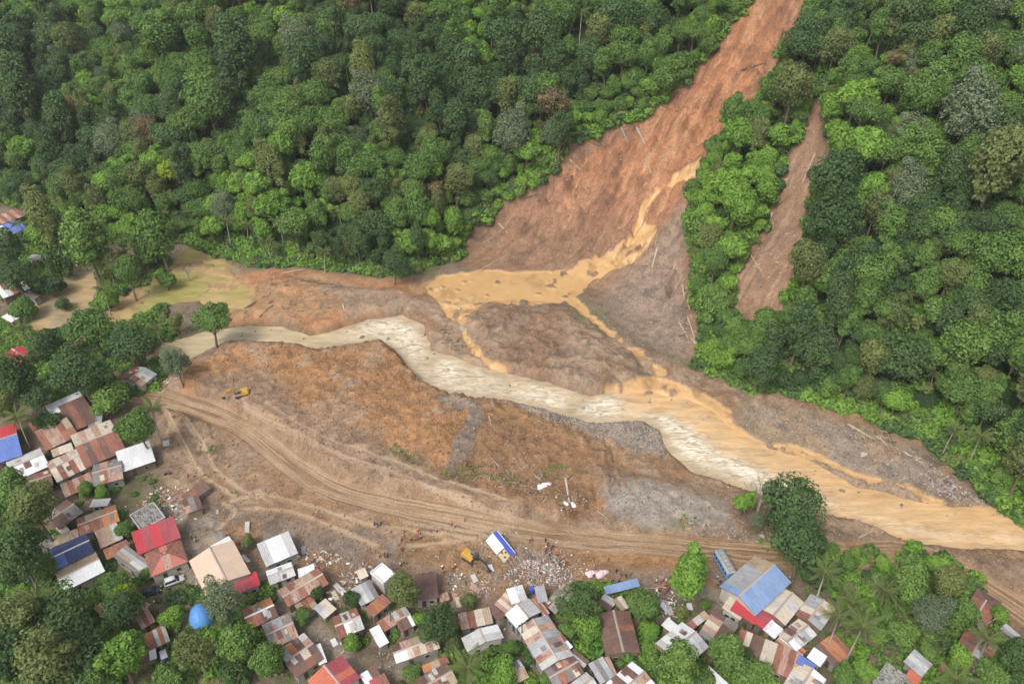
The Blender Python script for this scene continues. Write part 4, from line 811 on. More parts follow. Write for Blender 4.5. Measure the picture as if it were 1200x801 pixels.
ZR = dict(a=(0, 400, 5), b=(0, 540, 5.34), c=(150, 560, 5.34), d=(180, 660, 5.4545), e=(350, 610, 5.714), f=(350, 680, 5.714), g=(0, 660, 5.4545), h=(520, 660, 5.4545), i=(680, 620, 4.427), j=(830, 620, 4.427), k=(980, 620, 4.427), l=(0, 240, 10), m=(0, 320, 6.675))
def zp(r, p): x, y, s = ZR[r]; return (x + p[0] / s, y + p[1] / s)
HOUSES = [
 ('a', (125, 30), (200, 82), (108, 132), 'g', 'X|X', 'small bright red roofed house among dark trees below the creek pool', {'h': 3.4}),
 ('a', (705, 215), (790, 150), (945, 165), 'g', 'R|GwG', 'battered brown and grey roofed house at the debris edge under the grey bush', {'wild': .2}),
 ('a', (276, 385), (460, 303), (495, 345), 'm', 'W', 'narrow white roof strip along back of the dark rust roofed house', {'h': 3.4, 'name': 'shed', 'cat': 'shed'}),
 ('a', (358, 402), (492, 345), (540, 470), 'm', 'rRr', 'dark rust roofed house just below the narrow white roof strip', {}),
 ('a', (175, 487), (345, 410), (420, 560), 'g', 'RrR|RPR', 'rust roofed house with pale patches beside the red and blue roof', {'wild': .15}),
 ('a', (-70, 537), (90, 485), (215, 627), 'g', 'X|B', 'house with one crimson and one blue roof slope at left edge', {'h': 3.1}),
 ('a', (45, 710), (230, 632), (276, 730), 'g', 'w|W', 'pale grey roofed house below the crimson and blue roof', {'h': 2.7}),
 ('a', (425, 555), (640, 470), (756, 622), 'g', 'CPCPCC|RrRrR', 'house with cream striped rear slope and rust front slope', {'wild': .1, 'h': 3.0}),
 ('a', (692, 660), (872, 600), (908, 695), 'm', 'WW', 'white roofed house at the corner of the debris flat', {'wild': .0}),
 ('b', (590, 30), (755, -15), (796, 96), 'g', 'gPg|gRPg', 'purplish weathered roofed house joined to the white corner house', {'wild': .15}),
 ('a', (278, 712), (462, 628), (532, 726), 'g', 'PCPC|CRCRCR', 'cream roofed house with bold rust stripes on its front slope', {'wild': .05}),
 ('a', (305, 640), (415, 600), (431, 632), 'm', 'cC', 'small beige lean-to between the striped roofs', {'h': 2.4, 'name': 'shed', 'cat': 'shed'}),
 ('a', (530, 450), (600, 438), (642, 486), 'm', 'gG', 'small grey shed roof behind the cream striped roof', {'h': 2.5, 'name': 'shed', 'cat': 'shed'}),
 ('b', (120, 115), (315, 55), (342, 142), 'g', 'rR|rrR', 'dark brown roofed house under the pale grey roof', {'h': 2.5}),
 ('b', (390, 155), (590, 72), (616, 136), 'm', 'PRPRPR', 'rust striped lean-to roof above the green shrubs', {'h': 2.3}),
 ('b', (275, 345), (415, 250), (466, 352), 'g', 'gr|rg', 'dull brown gabled house beside the feathery tall tree', {}),
 ('b', (565, 287), (588, 243), (686, 255), 'm', 'w', 'small pale grey roof beside the tan gabled house', {'h': 2.3, 'name': 'shed', 'cat': 'shed'}),
 ('b', (490, 363), (713, 280), (758, 366), 'g', 'RcO|RRO', 'tan and orange gabled house behind the damaged lean-to', {'wild': .04, 'h': 3.0}),
 ('b', (600, 447), (725, 392), (746, 490), 'm', 'Pcw', 'damaged tan lean-to with holes below the tan gabled house', {'h': 2.4, 'wild': .2}),
 ('b', (282, 577), (530, 462), (590, 562), 'g', 'N|BN', 'navy and blue roofed house with a white ridge', {'h': 3.3, 'cap': 1, 'wall': 2}),
 ('b', (355, 692), (590, 577), (636, 692), 'g', 'c|W', 'house with bright white front slope below the navy roof', {'h': 2.9, 'wild': 0}),
 ('b', (655, 562), (790, 500), (812, 548), 'm', 'OR', 'rust-red lean-to above the small bushy trees left of the salmon roof', {'h': 2.5}),
 ('b', (722, 612), (802, 548), (882, 690), 'm', 'gwGg', 'grey patched shack roof half hidden by the bushy tree', {'h': 2.3, 'wild': .25, 'name': 'shack', 'cat': 'house'}),
 ('b', (822, 345), (962, 270), (1020, 363), 'f', 'K|w', 'roofless concrete house with black stained slab behind the crimson roof', {'h': 3.0, 'wall': 2}),
 ('b', (840, 460), (1080, 365), (1136, 470), 'm', 'XxXx', 'house with alternating crimson and dull red roof sheets', {'h': 3.6, 'wild': 0}),
 ('b', (905, 562), (1115, 477), (1166, 622), 'h', 'SRSR|SSPSS', 'salmon red hip roofed house beside the parked silver vehicle', {'h': 3.0, 'wall': 2}),
 ('b', (240, 530), (335, 475), (361, 520), 'm', 'g', 'small mossy grey shed above the navy roofed house', {'h': 2.4, 'name': 'shed', 'cat': 'shed'}),
 ('b', (355, 422), (400, 395), (441, 427), 'm', 'C', 'tiny cream roof beside the dull brown gabled house', {'h': 2.2, 'name': 'shed', 'cat': 'shed'}),
 ('b', (345, 482), (480, 430), (501, 470), 'm', 'PcP', 'rusty tan lean-to behind the navy roof', {'h': 2.5}),
 ('b', (250, 646), (300, 620), (331, 692), 'm', 'c', 'small tan porch roof at the end of the navy roof', {'h': 2.4, 'name': 'shed', 'cat': 'shed'}),
 ('c', (342, 150), (436, 115), (469, 187), 'm', 'Pgr', 'pinkish grey wrecked hut standing alone on the debris', {'h': 2.2, 'wild': .1, 'tilt': (.06, -.05)}),
 ('c', (340, 112), (470, 25), (442, 108), 'm', 'rRr', 'collapsed dark rust roof behind the pinkish wrecked hut', {'h': 1.4, 'wild': .2, 'tilt': (-.1, .08), 'name': 'shack'}),
 ('c', (400, 520), (495, 720), (740, 578), 'g', 'YYYY|YYY', 'big peach roofed house in the middle of the lane', {'h': 4.0, 'wall': 2, 'rise': 1.2}),
 ('c', (525, 427), (630, 370), (653, 408), 'm', 'W', 'bright white roof strip at the back of the peach house', {'h': 3.6, 'name': 'shed', 'cat': 'shed'}),
 ('c', (495, 387), (585, 340), (613, 374), 'm', 'cg', 'brown lean-to behind the white roof strip', {'h': 2.5, 'name': 'shed', 'cat': 'shed'}),
 ('c', (660, 645), (800, 595), (836, 662), 'm', 'xxX', 'red roofed annex at the side of the peach house', {'h': 2.9, 'wild': 0, 'wall': 4}),
 ('c', (820, 427), (1000, 352), (1074, 457), 'm', 'wWWw', 'white roofed house beside the lane at the debris edge', {'h': 3.1, 'wall': 0}),
 ('c', (870, 584), (1015, 530), (1067, 597), 'g', 'W|w', 'small pale gabled house just below the white roofed debris-edge house', {'h': 2.5}),
 ('d', (805, 172), (1040, 38), (1101, 132), 'g', 'PRPR|RPRPPR', 'long rust and pink striped house along the lane', {'h': 2.8, 'wild': .15}),
 ('c', (1070, 572), (1165, 548), (1178, 592), 'm', 'W', 'collapsed white roof piece behind the long striped house', {'h': 1.8, 'tilt': (.05, .08), 'name': 'shed', 'cat': 'shed'}),
 ('d', (572, 302), (742, 225), (833, 312), 'g', 'OPO|RRr', 'rust gabled house above the grey roof, right of the grey-green tree', {'cap': 1, 'h': 2.9}),
 ('d', (702, 397), (860, 325), (941, 452), 'g', 'gGg|gPgP', 'grey-purple gabled house below the rust gabled house', {'h': 3.0, 'wild': .1}),
 ('d', (800, 562), (960, 455), (1063, 612), 'g', 'GOrP|rrCr', 'dark brown roofed house with rust and cream patches by the lane', {'h': 2.9, 'wild': .15}),
 ('d', (1022, 542), (1068, 522), (1140, 607), 'm', 'WW', 'small white awning roof on the lane side of the dark house', {'h': 2.6, 'name': 'shed', 'cat': 'shed'}),
 ('f', (75, 667), (190, 812), (435, 695), 'g', 'TTT|xTx', 'large terracotta roof cut by the bottom edge', {'h': 3.6, 'wild': 0, 'wall': 2}),
 ('d', (905, 267), (1005, 210), (1061, 272), 'm', 'cRc', 'half collapsed tan shack in front of the long striped house', {'h': 2.0, 'wild': .3, 'tilt': (.05, 0), 'name': 'shack'}),
 ('d', (1030, 292), (1100, 235), (1156, 297), 'm', 'GC', 'small pale grey shack beside the light bush on the lane', {'h': 2.2, 'wild': .3, 'name': 'shack'}),
 ('g', (862, 332), (940, 287), (989, 367), 'm', 'PRP', 'small pinkish rust hut below the parked dark car', {'h': 2.4}),
 ('g', (855, 312), (905, 245), (936, 290), 'm', 'c', 'little tan lean-to behind the pinkish rust hut', {'h': 2.2, 'name': 'shed', 'cat': 'shed'}),
 ('g', (930, 462), (1050, 405), (1091, 487), 'm', 'ORwOw', 'wrecked rust roof with loose white sheets above the white car', {'h': 2.4, 'wild': .3}),
 ('g', (868, 592), (990, 547), (1011, 597), 'm', 'RrW', 'rust and white lean-to left of the white car', {'h': 2.2, 'wild': .2, 'name': 'shed', 'cat': 'shed'}),
 ('g', (605, 292), (650, 258), (691, 320), 'm', 'OC', 'orange rust roof peeping out of the dark left-bottom trees', {'h': 2.6}),
 ('e', (228, 652), (380, 590), (456, 706), 'g', 'RwR|RWw', 'small house with rust rear and white front roof beside the lane', {'h': 2.7, 'wild': .05}),
 ('e', (362, 467), (475, 410), (557, 492), 'm', 'GwGg', 'silvery grey lean roof below the white ruined building', {'h': 2.7, 'wild': .02}),
 ('e', (486, 352), (560, 292), (613, 382), 'f', 'W|W', 'white walled ruined building with open top at the debris edge', {'h': 4.2, 'wall': 2}),
 ('e', (388, 342), (442, 320), (456, 372), 'm', 'C', 'tiny cream roof left of the white ruined building', {'h': 2.5, 'name': 'shed', 'cat': 'shed'}),
 ('e', (447, 592), (560, 500), (606, 552), 'm', 'ROR', 'rust-red lean roof below the silvery grey roof', {'h': 2.9}),
 ('e', (625, 622), (712, 580), (776, 692), 'g', 'wPw|RWrW', 'rust and white striped gabled house beside bright shrubs', {'h': 2.8, 'wild': .05}),
 ('e', (525, 687), (615, 630), (646, 692), 'm', 'RP', 'low rust roof joined to the striped gabled house', {'h': 2.3}),
 ('e', (480, 740), (540, 708), (613, 802), 'm', 'WW', 'white two-sheet roof at the yard of the lane houses', {'h': 2.4, 'name': 'shed', 'cat': 'shed'}),
 ('e', (780, 377), (915, 360), (926, 507), 'm', 'rrr', 'square dark brown roof right of the olive tree', {'h': 3.0, 'wild': 0}),
 ('e', (945, 502), (1000, 485), (1026, 527), 'm', 'P', 'small pink wrecked roof beside the excavated debris', {'h': 1.5, 'tilt': (.1, .1), 'name': 'shack'}),
 ('f', (630, 437), (895, 345), (969, 437), 'g', 'rPcPc|WWCPCPC', 'long house with white and rust-cream striped front roof', {'h': 3.1, 'wild': .03, 'wall': 0}),
 ('f', (415, 637), (510, 577), (562, 632), 'm', 'Ww', 'pale grey shed roof beside the leaning utility pole', {'h': 2.5, 'name': 'shed', 'cat': 'shed'}),
 ('f', (478, 682), (572, 630), (642, 722), 'm', 'xR', 'rust roof cut by the bottom edge below the utility pole', {'h': 2.4}),
 ('f', (800, 662), (985, 560), (1082, 662), 'g', 'rgr|rRrc', 'dark brown gabled house left of the leaning palm at bottom', {'h': 2.9, 'wild': .1}),
 ('f', (830, 572), (985, 510), (1006, 552), 'm', 'OcR', 'narrow rust-red lean-to behind the dark brown gabled house', {'h': 2.2, 'wild': .2, 'name': 'shed', 'cat': 'shed'}),
 ('h', (330, 267), (410, 180), (482, 247), 'm', 'PCPCP', 'rust and cream striped roof below the rubble heap', {'h': 2.8, 'wild': .05}),
 ('h', (405, 174), (498, 147), (575, 215), 'm', 'Ww', 'white roof touching the household rubble heap', {'h': 3.2, 'wild': 0}),
 ('h', (402, 322), (470, 402), (627, 327), 'g', 'W|w', 'bright white gabled house below the rubble heap', {'h': 3.4, 'wild': 0, 'wall': 4}),
 ('h', (565, 240), (600, 220), (658, 322), 'm', 'PRP', 'narrow rust strip roof right of the bright white gable', {'h': 2.6, 'name': 'shed', 'cat': 'shed'}),
 ('h', (582, 160), (640, 150), (648, 238), 'm', 'GG', 'smooth grey metal roof piece standing in the rubble heap', {'h': 3.0, 'wild': 0, 'name': 'shed', 'cat': 'shed'}),
 ('h', (645, 257), (767, 135), (832, 197), 'g', 'gPgc|gcPg', 'grey-brown patched roof right of the rubble heap', {'h': 2.4, 'wild': .2, 'tilt': (.03, .04)}),
 ('h', (488, 420), (632, 667), (800, 562), 'g', 'PCPGGPw|GPGPGw', 'large house with grey and rust striped roof by the footpath', {'h': 3.2, 'wild': .08, 'wall': 0}),
 ('h', (615, 362), (780, 552), (814, 524), 'm', 'WRPRW', 'rust and white side roof of the large striped house', {'h': 2.9, 'name': 'shed', 'cat': 'shed'}),
 ('h', (640, 674), (808, 582), (902, 690), 'g', 'grOr|gRgr', 'grey-brown gabled house below the large striped house', {'h': 3.0, 'wild': .1}),
 ('h', (125, 475), (160, 556), (366, 464), 'g', 'w|Ww', 'pale grey gabled house right of the very dark tree', {'h': 3.1, 'wild': 0}),
 ('h', (100, 330), (285, 290), (332, 372), 'm', 'PRCc', 'tan and rust roof behind the pale grey gabled house', {'h': 2.6, 'wild': .1}),
 ('h', (815, 772), (910, 700), (1002, 772), 'g', 'w|w', 'grey-white roof at the bottom edge below the grey-brown gable', {'h': 2.8, 'wild': 0}),
 ('h', (930, 652), (1015, 610), (1102, 712), 'm', 'GgG', 'teal-grey roof between banana plants and the white striped roof', {'h': 2.5}),
 ('h', (1018, 615), (1055, 602), (1135, 692), 'm', 'RPc', 'rust strip roof joined to the teal-grey roof', {'h': 2.4, 'name': 'shed', 'cat': 'shed'}),
 ('i', (140, 802), (270, 695), (397, 802), 'g', 'WrWrW|WgWPW', 'white roof with dark missing sheets at the bottom edge', {'h': 2.9, 'wild': .1}),
 ('h', (800, 592), (835, 553), (914, 634), 'm', 'wr', 'narrow grey shed at the side of the grey-brown gable', {'h': 2.3, 'name': 'shed', 'cat': 'shed'}),
 ('h', (380, 667), (480, 620), (547, 717), 'g', 'w|c', 'pale roof buried in greenery beside the footpath', {'h': 2.4}),
 ('h', (285, 302), (335, 265), (371, 347), 'm', 'r', 'small dark brown roof left of the rust and cream stripes', {'h': 2.2, 'name': 'shed', 'cat': 'shed'}),
 ('i', (95, 447), (140, 647), (302, 634), 'g', 'rrr|rRrr', 'large dark brown gabled house below the light blue shed', {'h': 3.2, 'wild': 0, 'wall': 1}),
 ('i', (425, 500), (457, 465), (527, 492), 'm', 'W', 'small white roof behind the big dirty white roof', {'h': 2.9, 'wild': 0, 'name': 'shed', 'cat': 'shed'}),
 ('i', (402, 592), (530, 490), (673, 592), 'g', 'wWwW|WwWWw', 'big white roof with dark dirt streaks beside dense trees', {'h': 3.0, 'wild': .02}),
 ('i', (553, 492), (640, 427), (682, 442), 'm', 'gc', 'brown-grey low roof behind the dirty white roof', {'h': 2.4}),
 ('i', (620, 542), (690, 425), (754, 456), 'm', 'gPCPr', 'brown roof with cream striped sheets, middle of three joined roofs', {'h': 2.7}),
 ('i', (700, 557), (760, 463), (819, 494), 'm', 'rrg', 'dark brown roof, right end of three joined roofs', {'h': 2.9}),
 ('i', (675, 592), (702, 560), (772, 587), 'm', 'cG', 'small tan-grey porch below the dark brown joined roof', {'h': 2.2, 'name': 'shed', 'cat': 'shed'}),
 ('j', (245, 148), (75, 297), (277, 402), 'g', 'cGGb|bbbb', 'large hall with blue and grey roof slopes beside the stripped bus', {'h': 4.2, 'wild': 0, 'wall': 2, 'rise': 1.6}),
 ('j', (75, 412), (125, 340), (217, 382), 'm', 'C', 'cream roof next to the long crimson roof', {'h': 3.0, 'wild': 0}),
 ('j', (120, 424), (152, 372), (282, 407), 'm', 'XX', 'long crimson roof below the blue hall', {'h': 3.2, 'wild': 0}),
 ('j', (238, 484), (283, 412), (340, 467), 'm', 'Xx', 'shorter crimson roof between the long crimson and white roofs', {'h': 3.0, 'wild': 0}),
 ('j', (287, 522), (330, 476), (382, 520), 'm', 'WW', 'small white roof at the end of the crimson roofs', {'h': 2.8, 'wild': 0}),
 ('j', (285, 412), (375, 305), (487, 377), 'g', 'CwC|CCwC', 'cream weathered gabled house right of the blue hall', {'h': 3.2, 'wild': 0}),
 ('j', (462, 442), (535, 342), (652, 412), 'g', 'RCG|GwC', 'tan and grey gabled house beside the coconut palms', {'h': 2.9, 'wild': .1}),
 ('j', (370, 547), (470, 470), (553, 547), 'g', 'wrwC|WwGw', 'white house with rust strips in the packed cluster', {'h': 3.0, 'wild': .12}),
 ('j', (350, 592), (395, 545), (512, 617), 'm', 'RPwRO', 'rust roof with pale patches below the cluster white house', {'h': 2.6, 'wild': .15}),
 ('j', (515, 667), (550, 617), (623, 642), 'm', 'WW', 'brilliant white roof beside the orange rust roof', {'h': 3.1, 'wild': 0}),
 ('j', (562, 612), (650, 550), (727, 652), 'm', 'rOOR', 'orange rust roof below the palms', {'h': 2.8, 'wild': .03}),
 ('j', (457, 694), (478, 657), (562, 692), 'm', 'B', 'bright blue tarpaulin covered roof in the packed cluster', {'h': 3.0, 'wild': 0}),
 ('j', (470, 692), (400, 802), (562, 842), 'g', 'CwC|WCwP', 'white striped gabled house below the blue tarpaulin roof', {'h': 3.0, 'wild': .06}),
 ('j', (178, 535), (475, 657), (400, 757), 'm', 'RCrrCCRPRP', 'long row house roof of rust, white and brown bands', {'h': 2.8, 'wild': .04}),
 ('i', (580, 807), (665, 720), (772, 807), 'm', 'WTW', 'white roof with one red band at the bottom edge', {'h': 3.0, 'wild': 0}),
 ('k', (660, 432), (737, 312), (846, 382), 'h', 'rRr|RRr', 'rust hip roofed house at the end of the dirt road', {'h': 3.0}),
 ('k', (612, 642), (680, 522), (850, 562), 'g', 'RrR|rGRP', 'rust roof with grey patch behind the single palm', {'h': 2.8, 'wild': .12}),
 ('k', (352, 692), (405, 632), (501, 687), 'm', 'GwG', 'small grey-blue hut among shrubs at bottom right', {'h': 2.5, 'wild': 0}),
 ('k', (195, 792), (262, 700), (377, 747), 'f', 'K|K', 'dark stained concrete ruin at the bottom edge', {'h': 2.6, 'wall': 0}),
 ('k', (357, 770), (385, 727), (440, 764), 'm', 'T', 'small orange roof in front of the grey-blue hut', {'h': 2.4, 'name': 'shed', 'cat': 'shed'}),
 ('k', (850, 522), (880, 495), (957, 542), 'm', 'gG', 'small grey shack near the right edge below the rust hip roof', {'h': 2.2, 'name': 'shack'}),
 ('k', (527, 722), (555, 692), (587, 707), 'm', 'R', 'tiny rust roof in shrubs left of the single palm', {'h': 2.1, 'name': 'shed', 'cat': 'shed'}),
 ('l', (-100, 175), (190, 70), (222, 150), 'm', 'RPRPRPR', 'rust and white striped roof at left edge above the creek', {'h': 3.0, 'wild': 0}),
 ('l', (-60, 305), (183, 205), (196, 318), 'm', 'WWBB', 'half white, half blue roof below the striped one at left edge', {'h': 2.8, 'wild': 0}),
 ('l', (340, 642), (385, 595), (462, 667), 'm', 'w', 'tiny pale roof under the bright tree above the creek pool', {'h': 2.4, 'name': 'shed', 'cat': 'shed'}),
 ('m', (-30, 118), (160, 50), (207, 127), 'm', 'WRWPW', 'white roof with rust gaps on the creek pool bank', {'h': 3.0, 'wild': .15}),
 ('m', (140, 157), (190, 130), (264, 212), 'm', 'gGR', 'wrecked grey roof sliding to the creek pool', {'h': 1.8, 'wild': .2, 'tilt': (.08, .05), 'name': 'shack'}),
 ('m', (20, 352), (75, 322), (125, 362), 'm', 'W', 'white roof fragment among trees left of the creek pool', {'h': 2.6, 'name': 'shed', 'cat': 'shed'}),
 ('i', (128, 302), (288, 262), (294, 296), 'm', 'bb', 'long light blue roofed open shed at the debris edge', {'h': 2.7, 'wild': 0, 'openwall': True, 'name': 'shed', 'cat': 'shed', 'rise': .35}),
 ('i', (92, 388), (130, 340), (172, 392), 'm', 'RP', 'rust porch roof left of the tan barrel roof', {'h': 2.0, 'wild': .1, 'name': 'shed', 'cat': 'shed'}),
 ('i', (172, 372), (212, 350), (248, 402), 'm', 'cC', 'tan barrel-like roof below the light blue shed', {'h': 2.4, 'wild': 0, 'name': 'shed', 'cat': 'shed'}),
]
FOOT = []
for reg, A, B, Cc, kind, cols, label, kw in HOUSES:
    r_ = house(zp(reg, A), zp(reg, B), zp(reg, Cc), kind, cols, label, **kw); FOOT.append((r_.location.x, r_.location.y))

# ------------------------------------------------------------------ palms, banana plants and single trees
PALM_LEAF = leaf_material('palm_leaf', (.095, .145, .045), (.185, .25, .085)); PALM_TIP = leaf_material('palm_yellowing', (.17, .18, .05), (.28, .27, .09)); BANANA = leaf_material('banana_leaf', (.075, .170, .030), (.12, .25, .05)); STALK = plain('palm_stalk', (.20, .20, .07), .7)
def frond_mesh(name, L, droop, m, seed, leaflets=20):
    g = np.random.default_rng(seed); mb = MB(); pts = []
    for i in range(9):
        t = i / 8; pts.append(Vector((L * t * (1 - .12 * t * droop), 0, L * (.34 * t - (.30 + .38 * droop) * t * t))))
    mb.tube(pts, [.045 * (1 - .8 * i / 8) for i in range(9)], 4, 1)
    def P(t): f = t * 8; i = min(int(f), 7); return pts[i].lerp(pts[i + 1], f - i)
    for k in range(leaflets):
        t = .10 + .9 * k / (leaflets - 1); p = P(t); ln = L * .30 * math.sin(math.pi * min(1, .18 + .82 * t) ** .9) + .12; 
        for s in (-1, 1):
            d = Vector((.50 + g.uniform(-.1, .1), s * .62, -.55 - .3 * droop + g.uniform(-.15, .15))).normalized(); w = Vector((.065, 0, .015)); e = p + d * ln
            mb.add([p - w * .6, p + w * .6, p + d * ln * .5 + w * .8, e, p + d * ln * .5 - w * .5], [(0, 1, 2, 4), (4, 2, 3)])
    me = mb.mesh(name, [m, STALK]); fattr(me, 'tone', g.uniform(0, 1, len(me.vertices))); return me
FRONDS = [frond_mesh('frond_mesh_%d' % k, L, dr, m, 700 + k) for k, (L, dr, m) in enumerate([(3.3, .1, PALM_LEAF), (3.6, .5, PALM_LEAF), (3.5, .9, PALM_LEAF), (3.2, 1.4, PALM_LEAF), (3.0, 1.7, PALM_TIP)])]
def palm_trunk(name, h, lean):
    mb = MB(); mb.tube([(0, 0, -1), (0, 0, 0), (lean * .25, 0, h * .35), (lean * .65, 0, h * .7), (lean, 0, h)], [.24, .20, .15, .13, .12], 8); return mb.mesh(name, PALEBARK, True)
PTR = [(palm_trunk('palm_trunk_%d' % k, h, l), h, l) for k, (h, l) in enumerate([(8.5, .9), (7.0, 1.4), (10.0, .5)])]
NUTS = MB()
for k in range(6): NUTS.tube([(.22 * math.cos(k), .22 * math.sin(k), -.32), (.24 * math.cos(k), .24 * math.sin(k), -.15), (.2 * math.cos(k), .2 * math.sin(k), .02)], [.05, .13, .05], 6)
NUT_ME = NUTS.mesh('coconut_cluster', plain('coconut', (.16, .17, .05), .6))
pr = random.Random(5)
def palm(u, v, label, s=1.0, k=None, z_over=None):
    tm, h, l = PTR[k if k is not None else pr.randrange(3)]; rz = pr.uniform(0, 6.28); p = hit(u, v, h * s)
    o = empty('coconut_palm', (p[0] - l * s * math.cos(rz), p[1] - l * s * math.sin(rz), p[2]), rz, label, 'palm tree', 'coconut palms'); z = hz(o.location.x, o.location.y); o.location.z = z; o.scale = (s, s, s)
    part('trunk', tm, o); n = 17
    for i in range(n):
        ring = i / n; f = part('frond', FRONDS[0 if ring < .2 else 1 if ring < .45 else 2 if ring < .7 else 3 if ring < .9 else 4], o, (l, 0, h - .05 - .1 * ring), (0, -(.75 - 1.0 * ring) + pr.uniform(-.12, .12), i * 2.39996 + pr.uniform(-.2, .2)), (1,) * 3)
        q = pr.uniform(.85, 1.12); f.scale = (q, q, q)
    part('coconut_bunch', NUT_ME, o, (l, 0, h - .1)); return o
for u, v, lab, s in [(120, 338, 'coconut palm on the bank between creek pool and pond', 1.0), (180, 383, 'coconut palm right of the dark trees by the calm river', 1.0), (27, 384, 'coconut palm left of the creek pool', 1.1), (20, 488, 'coconut palm above the crimson and blue roof', 1.1),
   (178, 478, 'coconut palm at the start of the dirt track', 1.15), (150, 282, 'upper of two coconut palms above the pond bank', .95), (144, 296, 'lower of two coconut palms above the pond bank', .95), (265, 258, 'leftmost of the hillside palms above the pond', 1.15), (290, 263, 'hillside palm above the pond, second from left', 1.1), (312, 283, 'lowest of the hillside palms above the pond', 1.1), (380, 294, 'hillside palm at the forest foot above the brown bank', 1.0), (328, 262, 'hillside palm above the pond, fourth from left', 1.15),
   (396, 248, 'rightmost of the hillside palms above the pond', 1.1), (1119, 503, 'left of two palms at the foot of the right slope', 1.0), (1149, 511, 'right of two palms at the foot of the right slope', 1.1), (1064, 345, 'palm high on the right slope', .9), (1094, 437, 'palm midway on the right slope', .8),
   (967, 670, 'coconut palm below the twin dark mango trees', 1.25), (1036, 692, 'coconut palm left of the large tree clump', 1.2), (1012, 733, 'big coconut palm, lowest of the group by the tan house', 1.35), (983, 722, 'coconut palm touching the tan and grey house', 1.2), (1000, 706, 'coconut palm behind the big low one', 1.1),
   (1158, 748, 'single palm in front of the rust roof at right', 1.1), (548, 782, 'coconut palm at the bottom right of the dark brown gable', 1.35), (42, 700, 'broad palm in the lower left trees', 1.35), (18, 262, 'palm beside the striped roof at left edge', .9), (1120, 795, 'palm at the bottom edge right of the orange roof', 1.2), (405, 78, 'pale palm high on the slope left of centre', .9), (682, 12, 'tall slim palm near the top centre', 1.1)]:
    palm(u, v, lab, s)
def banana_leaf(seed):
    g = np.random.default_rng(seed); mb = MB(); L = 2.0; pts = [Vector((L * t, 0, L * (.75 * t - .75 * t * t))) for t in np.linspace(0, 1, 6)]; w = [.05, .22, .30, .30, .22, .03]
    vs = [];
    for p, q in zip(pts, w): vs += [p + Vector((0, -q, -.06)), p, p + Vector((0, q, -.06))]
    fs = []
    for i in range(5): fs += [(3 * i, 3 * i + 1, 3 * i + 4, 3 * i + 3), (3 * i + 1, 3 * i + 2, 3 * i + 5, 3 * i + 4)]
    mb.add(vs, fs); me = mb.mesh('banana_leaf', BANANA); fattr(me, 'tone', g.uniform(0, 1, len(me.vertices))); return me
BAN = [banana_leaf(s) for s in (1, 2)]; BST = MB().tube([(0, 0, -.4), (0, 0, 1), (0, 0, 2.0)], [.16, .13, .08], 7).mesh('banana_stem', plain('banana_stem', (.16, .18, .06)))
def banana(u, v, label, s=1.0):
    p = hit(u, v, 1.5); o = empty('banana_plant', p, pr.uniform(0, 6.28), label, 'banana plant', 'banana plants'); o.scale = (s, s, s); part('stem', BST, o)
    for i in range(8): part('leaf', BAN[i % 2], o, (0, 0, 1.9), (0, -.35 + .09 * i, i * 2.4), (1,) * 3)
for u, v, lab in [(68, 438, 'left of two banana plants below the red roofed house'), (80, 442, 'right of two banana plants below the red roofed house'), (698, 768, 'banana plant left of the teal-grey roof'), (703, 752, 'banana plant beside the big dark brown gable'), (734, 778, 'banana plant under the big dark brown gable'), (710, 760, 'small banana plant between two others by the dark gable'), (712, 738, 'banana plant in the greenery right of the rubble heap')]: banana(u, v, lab, pr.uniform(.9, 1.3))

